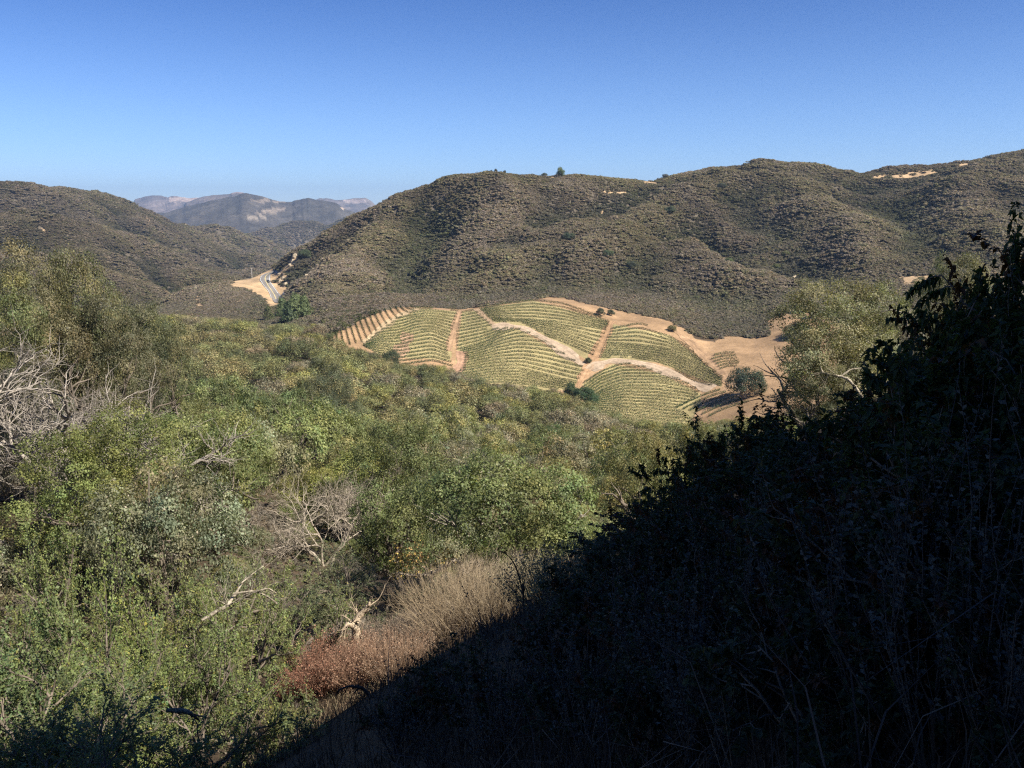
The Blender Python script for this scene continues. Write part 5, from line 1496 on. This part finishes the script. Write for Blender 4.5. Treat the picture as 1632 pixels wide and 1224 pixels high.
SAGE = [sage(1201), sage(1202), sage(1203)]
gS = np.random.default_rng(55); k = 0; spots = []
SPOT_PX = [(640, 1190), (720, 1120), (800, 1210), (860, 1060), (900, 1160), (960, 1230), (1000, 1040), (1060, 1130), (1120, 1220), (1150, 1000), (1200, 1100), (1270, 1180), (1290, 940), (1340, 1060), (1400, 1160), (1430, 900), (1470, 1020),
           (1500, 1210), (1540, 820), (1560, 960), (1590, 1090), (1610, 1200), (1620, 760), (1420, 780), (780, 1010), (900, 980), (1080, 920), (700, 1210), (1220, 1000), (1340, 860)]
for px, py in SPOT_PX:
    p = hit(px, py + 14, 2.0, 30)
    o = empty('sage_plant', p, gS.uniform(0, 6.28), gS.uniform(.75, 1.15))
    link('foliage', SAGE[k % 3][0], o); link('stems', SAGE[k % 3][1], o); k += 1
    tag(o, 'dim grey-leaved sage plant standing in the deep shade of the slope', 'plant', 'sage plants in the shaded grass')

# dry grass and litter on the near slope
def blades(name, label, n, area, hmin, hmax, wid, cols, seed, lean=.35, r0=1.8, r1=30, cond=None, mat=None):
    g = np.random.default_rng(seed)
    r = np.sqrt(g.uniform(r0 * r0, r1 * r1, n * 3)) if area == 'r2' else g.uniform(r0, r1, n * 3)
    a = g.uniform(R(-34), R(36), n * 3); x, y = r * np.sin(a), r * np.cos(a)
    m = cond(x, y) & (g.random(n * 3) < .35 + .65 * sstep(-.4, .4, fbm(x / 1.3, y / 1.3, seed, 2))); x, y = x[m][:n], y[m][:n]; n = len(x); z = hq(x, y)
    h = g.uniform(hmin, hmax, n) * g.uniform(.5, 1, n); d = g.normal(size=(n, 2)) * lean
    w = wid * g.uniform(.6, 1.4, n); pa = g.uniform(0, 3.14, n); wx, wy = np.cos(pa) * w, np.sin(pa) * w
    b = np.stack([x, y, z - .03], 1); mid = b + np.stack([d[:, 0] * h * .35, d[:, 1] * h * .35, h * .6], 1); tip = b + np.stack([d[:, 0] * h, d[:, 1] * h, h * (1 - .3 * np.hypot(d[:, 0], d[:, 1]))], 1)
    W = np.stack([wx, wy, 0 * wx], 1)
    V = np.stack([b - W, b + W, mid + W * .8, mid - W * .8, tip], 1).reshape(-1, 3); k = np.arange(n)[:, None] * 5
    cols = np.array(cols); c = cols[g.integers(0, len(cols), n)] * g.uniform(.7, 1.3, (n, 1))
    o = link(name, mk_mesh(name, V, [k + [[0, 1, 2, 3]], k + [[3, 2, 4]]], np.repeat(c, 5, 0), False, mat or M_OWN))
    return tag(o, label, None, None, 'stuff')


def up_s(x, y): return x * math.sin(UPH) + y * math.cos(UPH)


blades('dry_grass', 'dim dry grass and weeds covering the shaded slope', 42000, 'r', .15, .6, .0045, [(.055, .045, .036), (.045, .038, .03), (.038, .036, .028), (.07, .058, .048)], 1301, cond=lambda x, y: (up_s(x, y) > -15.5))  # blade colours cut well down, this slope's shade painted into them
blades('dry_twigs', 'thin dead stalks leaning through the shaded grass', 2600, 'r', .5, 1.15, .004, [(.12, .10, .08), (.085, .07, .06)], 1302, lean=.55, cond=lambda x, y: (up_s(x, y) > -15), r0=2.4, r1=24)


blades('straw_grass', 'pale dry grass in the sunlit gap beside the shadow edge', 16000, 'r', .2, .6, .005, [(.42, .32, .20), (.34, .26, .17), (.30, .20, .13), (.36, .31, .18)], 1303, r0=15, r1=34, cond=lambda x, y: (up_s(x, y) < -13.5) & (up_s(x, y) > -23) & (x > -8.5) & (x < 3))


def brush(px, pyb, r, rad, hgt, seed, col, col2, label, name='dry_brush', n=520, leafy=0, cat='dry bush', fan=.8):
    """a bush of fine dry stalks, with tiny leaves when leafy"""
    g = np.random.default_rng(seed); x, y, z = hit(px, pyb, 8., 60.); rad *= 1.25; hgt *= 1.1
    A_ = Acc(); LP = []
    for i in range(n):
        th = g.uniform(0, 6.28); q0 = math.sqrt(g.uniform(0, 1)) * rad * .55; b = np.array([math.cos(th) * q0, math.sin(th) * q0, 0])
        b[2] = float(hq(x + b[0], y + b[1])) - z - .05
        d = nrm(np.array([b[0] * fan / rad + g.normal() * .22, b[1] * fan / rad + g.normal() * .22, .9])); L_ = hgt * g.uniform(.45, 1.1)
        p = np.array([b + d * L_ * f + np.array([g.normal() * .03, g.normal() * .03, -.10 * L_ * f * f]) for f in (0, .4, .75, 1)])
        V, q = tube(p, np.array([.008, .006, .004, .002]) * g.uniform(.7, 1.3), 3); mix = g.random()
        A_.add(V, [q], (np.array(col) * mix + np.array(col2) * (1 - mix)) * g.uniform(.75, 1.2))
        for _ in range(3):
            f = g.uniform(.45, 1); k = p[1] * (1 - f) + p[3] * f; e = k + nrm(d + rand_dirs(g, 1)[0] * .8) * hgt * .16
            V, q = tube([k, e], [.003, .0015], 3); A_.add(V, [q], np.array(col) * g.uniform(.8, 1.2)); LP.append(e)
    o = empty(name, (x, y, z)); link('stalks', A_.mesh('stalks', M_OWN), o)
    if leafy:
        LP = np.repeat(np.array(LP), leafy, 0); LP = LP + g.normal(size=LP.shape) * .05
        V, q = leaf_quads(g, LP, rand_dirs(g, len(LP)), .04); m = g.random((len(LP), 1))
        link('dry_leaves', mk_mesh('dry_leaves', V, [q], np.repeat((np.array(col) * m + np.array(col2) * (1 - m)) * g.uniform(.7, 1.3, (len(LP), 1)), 4, 0), False, M_OWN), o)
    tag(o, label, cat, 'dry bushes in the sunlit gap')


RUST, RED, STRAW, GREYB = (.33, .20, .135), (.35, .145, .09), (.43, .335, .215), (.305, .245, .185)
brush(520, 1095, 17.5, 1.0, 1.5, 1, RUST, RED, 'rust-red dry brush with the reddest leaves, beside the green oaks', leafy=3, n=520)
brush(575, 1085, 18.5, 1.0, 1.4, 2, RUST, (.44, .28, .18), 'rust-brown dry brush in the middle of the sunlit gap', leafy=2, n=520)
brush(630, 1075, 19.0, .9, 1.3, 3, (.42, .27, .17), GREYB, 'tan-rust brush at the shadow edge below the stump', leafy=1, n=460)
brush(470, 1105, 16.0, .6, .7, 4, RED, RUST, 'small orange-red brush under the shaded oak leaves', leafy=4, n=300)
brush(545, 1040, 21, 1.3, 1.0, 5, (.50, .42, .31), GREYB, 'pale grey dry brush at the foot of the broken stump', n=620, fan=1.3)
brush(620, 1040, 22, 1.2, 1.0, 6, GREYB, (.46, .34, .24), 'grey-tan dry brush right of the broken stump', n=560, leafy=1)
brush(690, 1020, 22, 1.2, 1.3, 7, (.46, .36, .26), GREYB, 'tan twiggy brush below the straw stalks', n=560)
brush(725, 1000, 24.5, 1.3, 2.2, 8, STRAW, (.50, .38, .24), 'tall straw-coloured stalks fanning up at the shadow edge', n=540, fan=1.0)
brush(775, 985, 24, 1.1, 2.0, 9, STRAW, (.46, .38, .28), 'tall straw-coloured stalks next to the bent black stalk', n=430, fan=1.0)
brush(760, 920, 29, 1.6, 1.4, 10, GREYB, (.48, .40, .30), 'grey dry brush behind the straw stalks', n=560, leafy=1)
brush(665, 960, 27, 1.4, 1.2, 11, GREYB, (.44, .34, .24), 'grey brush under the yellow-leaved dead limb', n=520, leafy=1)
brush(830, 950, 23, 1.0, 1.3, 12, (.42, .36, .24), (.30, .27, .14), 'greenish-straw brush behind the bent black stalk', n=420, leafy=2)
brush(800, 880, 33, 1.4, 1.6, 13, (.44, .37, .26), GREYB, 'pale dry brush below the yellow-green rounded shrub', n=480, leafy=2)
brush(900, 960, 18.5, .9, 1.0, 14, (.26, .25, .12), (.30, .24, .16), 'low greenish brush lit at the tip of the shadow', n=360, leafy=4)

describe_all()

# ------------------------------------------------------------------ air, sky, sun, camera
SUN_AZ, SUN_EL = R(121), R(45)
HAZE = 8.5e-5
if HAZE:
    hx, y0, y1, z0, z1 = 9500., -900., 11500., -215., 260.
    V = [(sx * hx, yy, zz) for zz in (z0, z1) for yy in (y0, y1) for sx in (-1, 1)]
    m, t, N, L = nt('haze'); out = N.new('ShaderNodeOutputMaterial'); pv = N.new('ShaderNodeVolumePrincipled')
    pv.inputs['Color'].default_value = (.5, .7, 1, 1); pv.inputs['Density'].default_value = HAZE; pv.inputs['Anisotropy'].default_value = .2
    L.new(pv.outputs[0], out.inputs['Volume'])
    o = link('haze', mk_mesh('haze', V, [np.array([(0, 2, 3, 1), (4, 5, 7, 6), (0, 1, 5, 4), (2, 6, 7, 3), (0, 4, 6, 2), (1, 3, 7, 5)])], None, False, m))
    tag(o, 'thin blue air over the valley', None, None, 'stuff')

w = bpy.data.worlds.new('World'); sc.world = w; w.use_nodes = True
N, L = w.node_tree.nodes, w.node_tree.links
bg = N['Background']; sky = N.new('ShaderNodeTexSky'); sky.sky_type = 'NISHITA'; sky.sun_disc = False
sky.sun_elevation = SUN_EL; sky.sun_rotation = SUN_AZ; sky.altitude = 2000; sky.air_density = 1.0; sky.dust_density = 0; sky.ozone_density = 5
mx = N.new('ShaderNodeMix'); mx.data_type = 'RGBA'; mx.blend_type = 'MULTIPLY'; mx.inputs['Factor'].default_value = 1; mx.inputs[7].default_value = (.74, .86, 1.10, 1)
tc = N.new('ShaderNodeTexCoord'); sx = N.new('ShaderNodeSeparateXYZ'); L.new(tc.outputs['Generated'], sx.inputs[0])
mr = N.new('ShaderNodeMapRange'); mr.interpolation_type = 'SMOOTHSTEP'; mr.inputs[1].default_value = .08; mr.inputs[2].default_value = .30; L.new(sx.outputs['Z'], mr.inputs[0])   # sky colour multiplied darker and bluer with elevation
up = N.new('ShaderNodeMix'); up.data_type = 'RGBA'; up.blend_type = 'MULTIPLY'; up.inputs[7].default_value = (.47, .66, .84, 1)
L.new(mr.outputs[0], up.inputs['Factor']); L.new(mx.outputs[2], up.inputs[6])
L.new(sky.outputs[0], mx.inputs[6]); L.new(up.outputs[2], bg.inputs['Color']); bg.inputs['Strength'].default_value = .068

sl = bpy.data.lights.new('sun', 'SUN'); sl.energy = 5.0; sl.angle = R(.53); sl.color = (1, .95, .86)
so = bpy.data.objects.new('sun', sl); COL.objects.link(so)
sd = Vector((math.sin(SUN_AZ) * math.cos(SUN_EL), math.cos(SUN_AZ) * math.cos(SUN_EL), math.sin(SUN_EL)))
so.rotation_euler = (-sd).to_track_quat('-Z', 'Y').to_euler(); so.location = sd * 100

cam = bpy.data.cameras.new('camera'); cam.sensor_width = 36; cam.lens = 36 * F_PX / W_PX; cam.clip_start = .05; cam.clip_end = 30000
co = bpy.data.objects.new('camera', cam); COL.objects.link(co); co.rotation_euler = (R(90) - PITCH, 0, 0); sc.camera = co

sc.view_settings.view_transform = 'Standard'; sc.view_settings.look = 'None'; sc.view_settings.gamma = 1; sc.view_settings.exposure = .95
sc.render.engine = 'CYCLES'
cy = sc.cycles; cy.max_bounces = 5; cy.diffuse_bounces = 2; cy.glossy_bounces = 1; cy.transmission_bounces = 3; cy.volume_bounces = 0; cy.transparent_max_bounces = 4
cy.use_denoising = False; cy.filter_width = 1.25; cy.volume_max_steps = 64
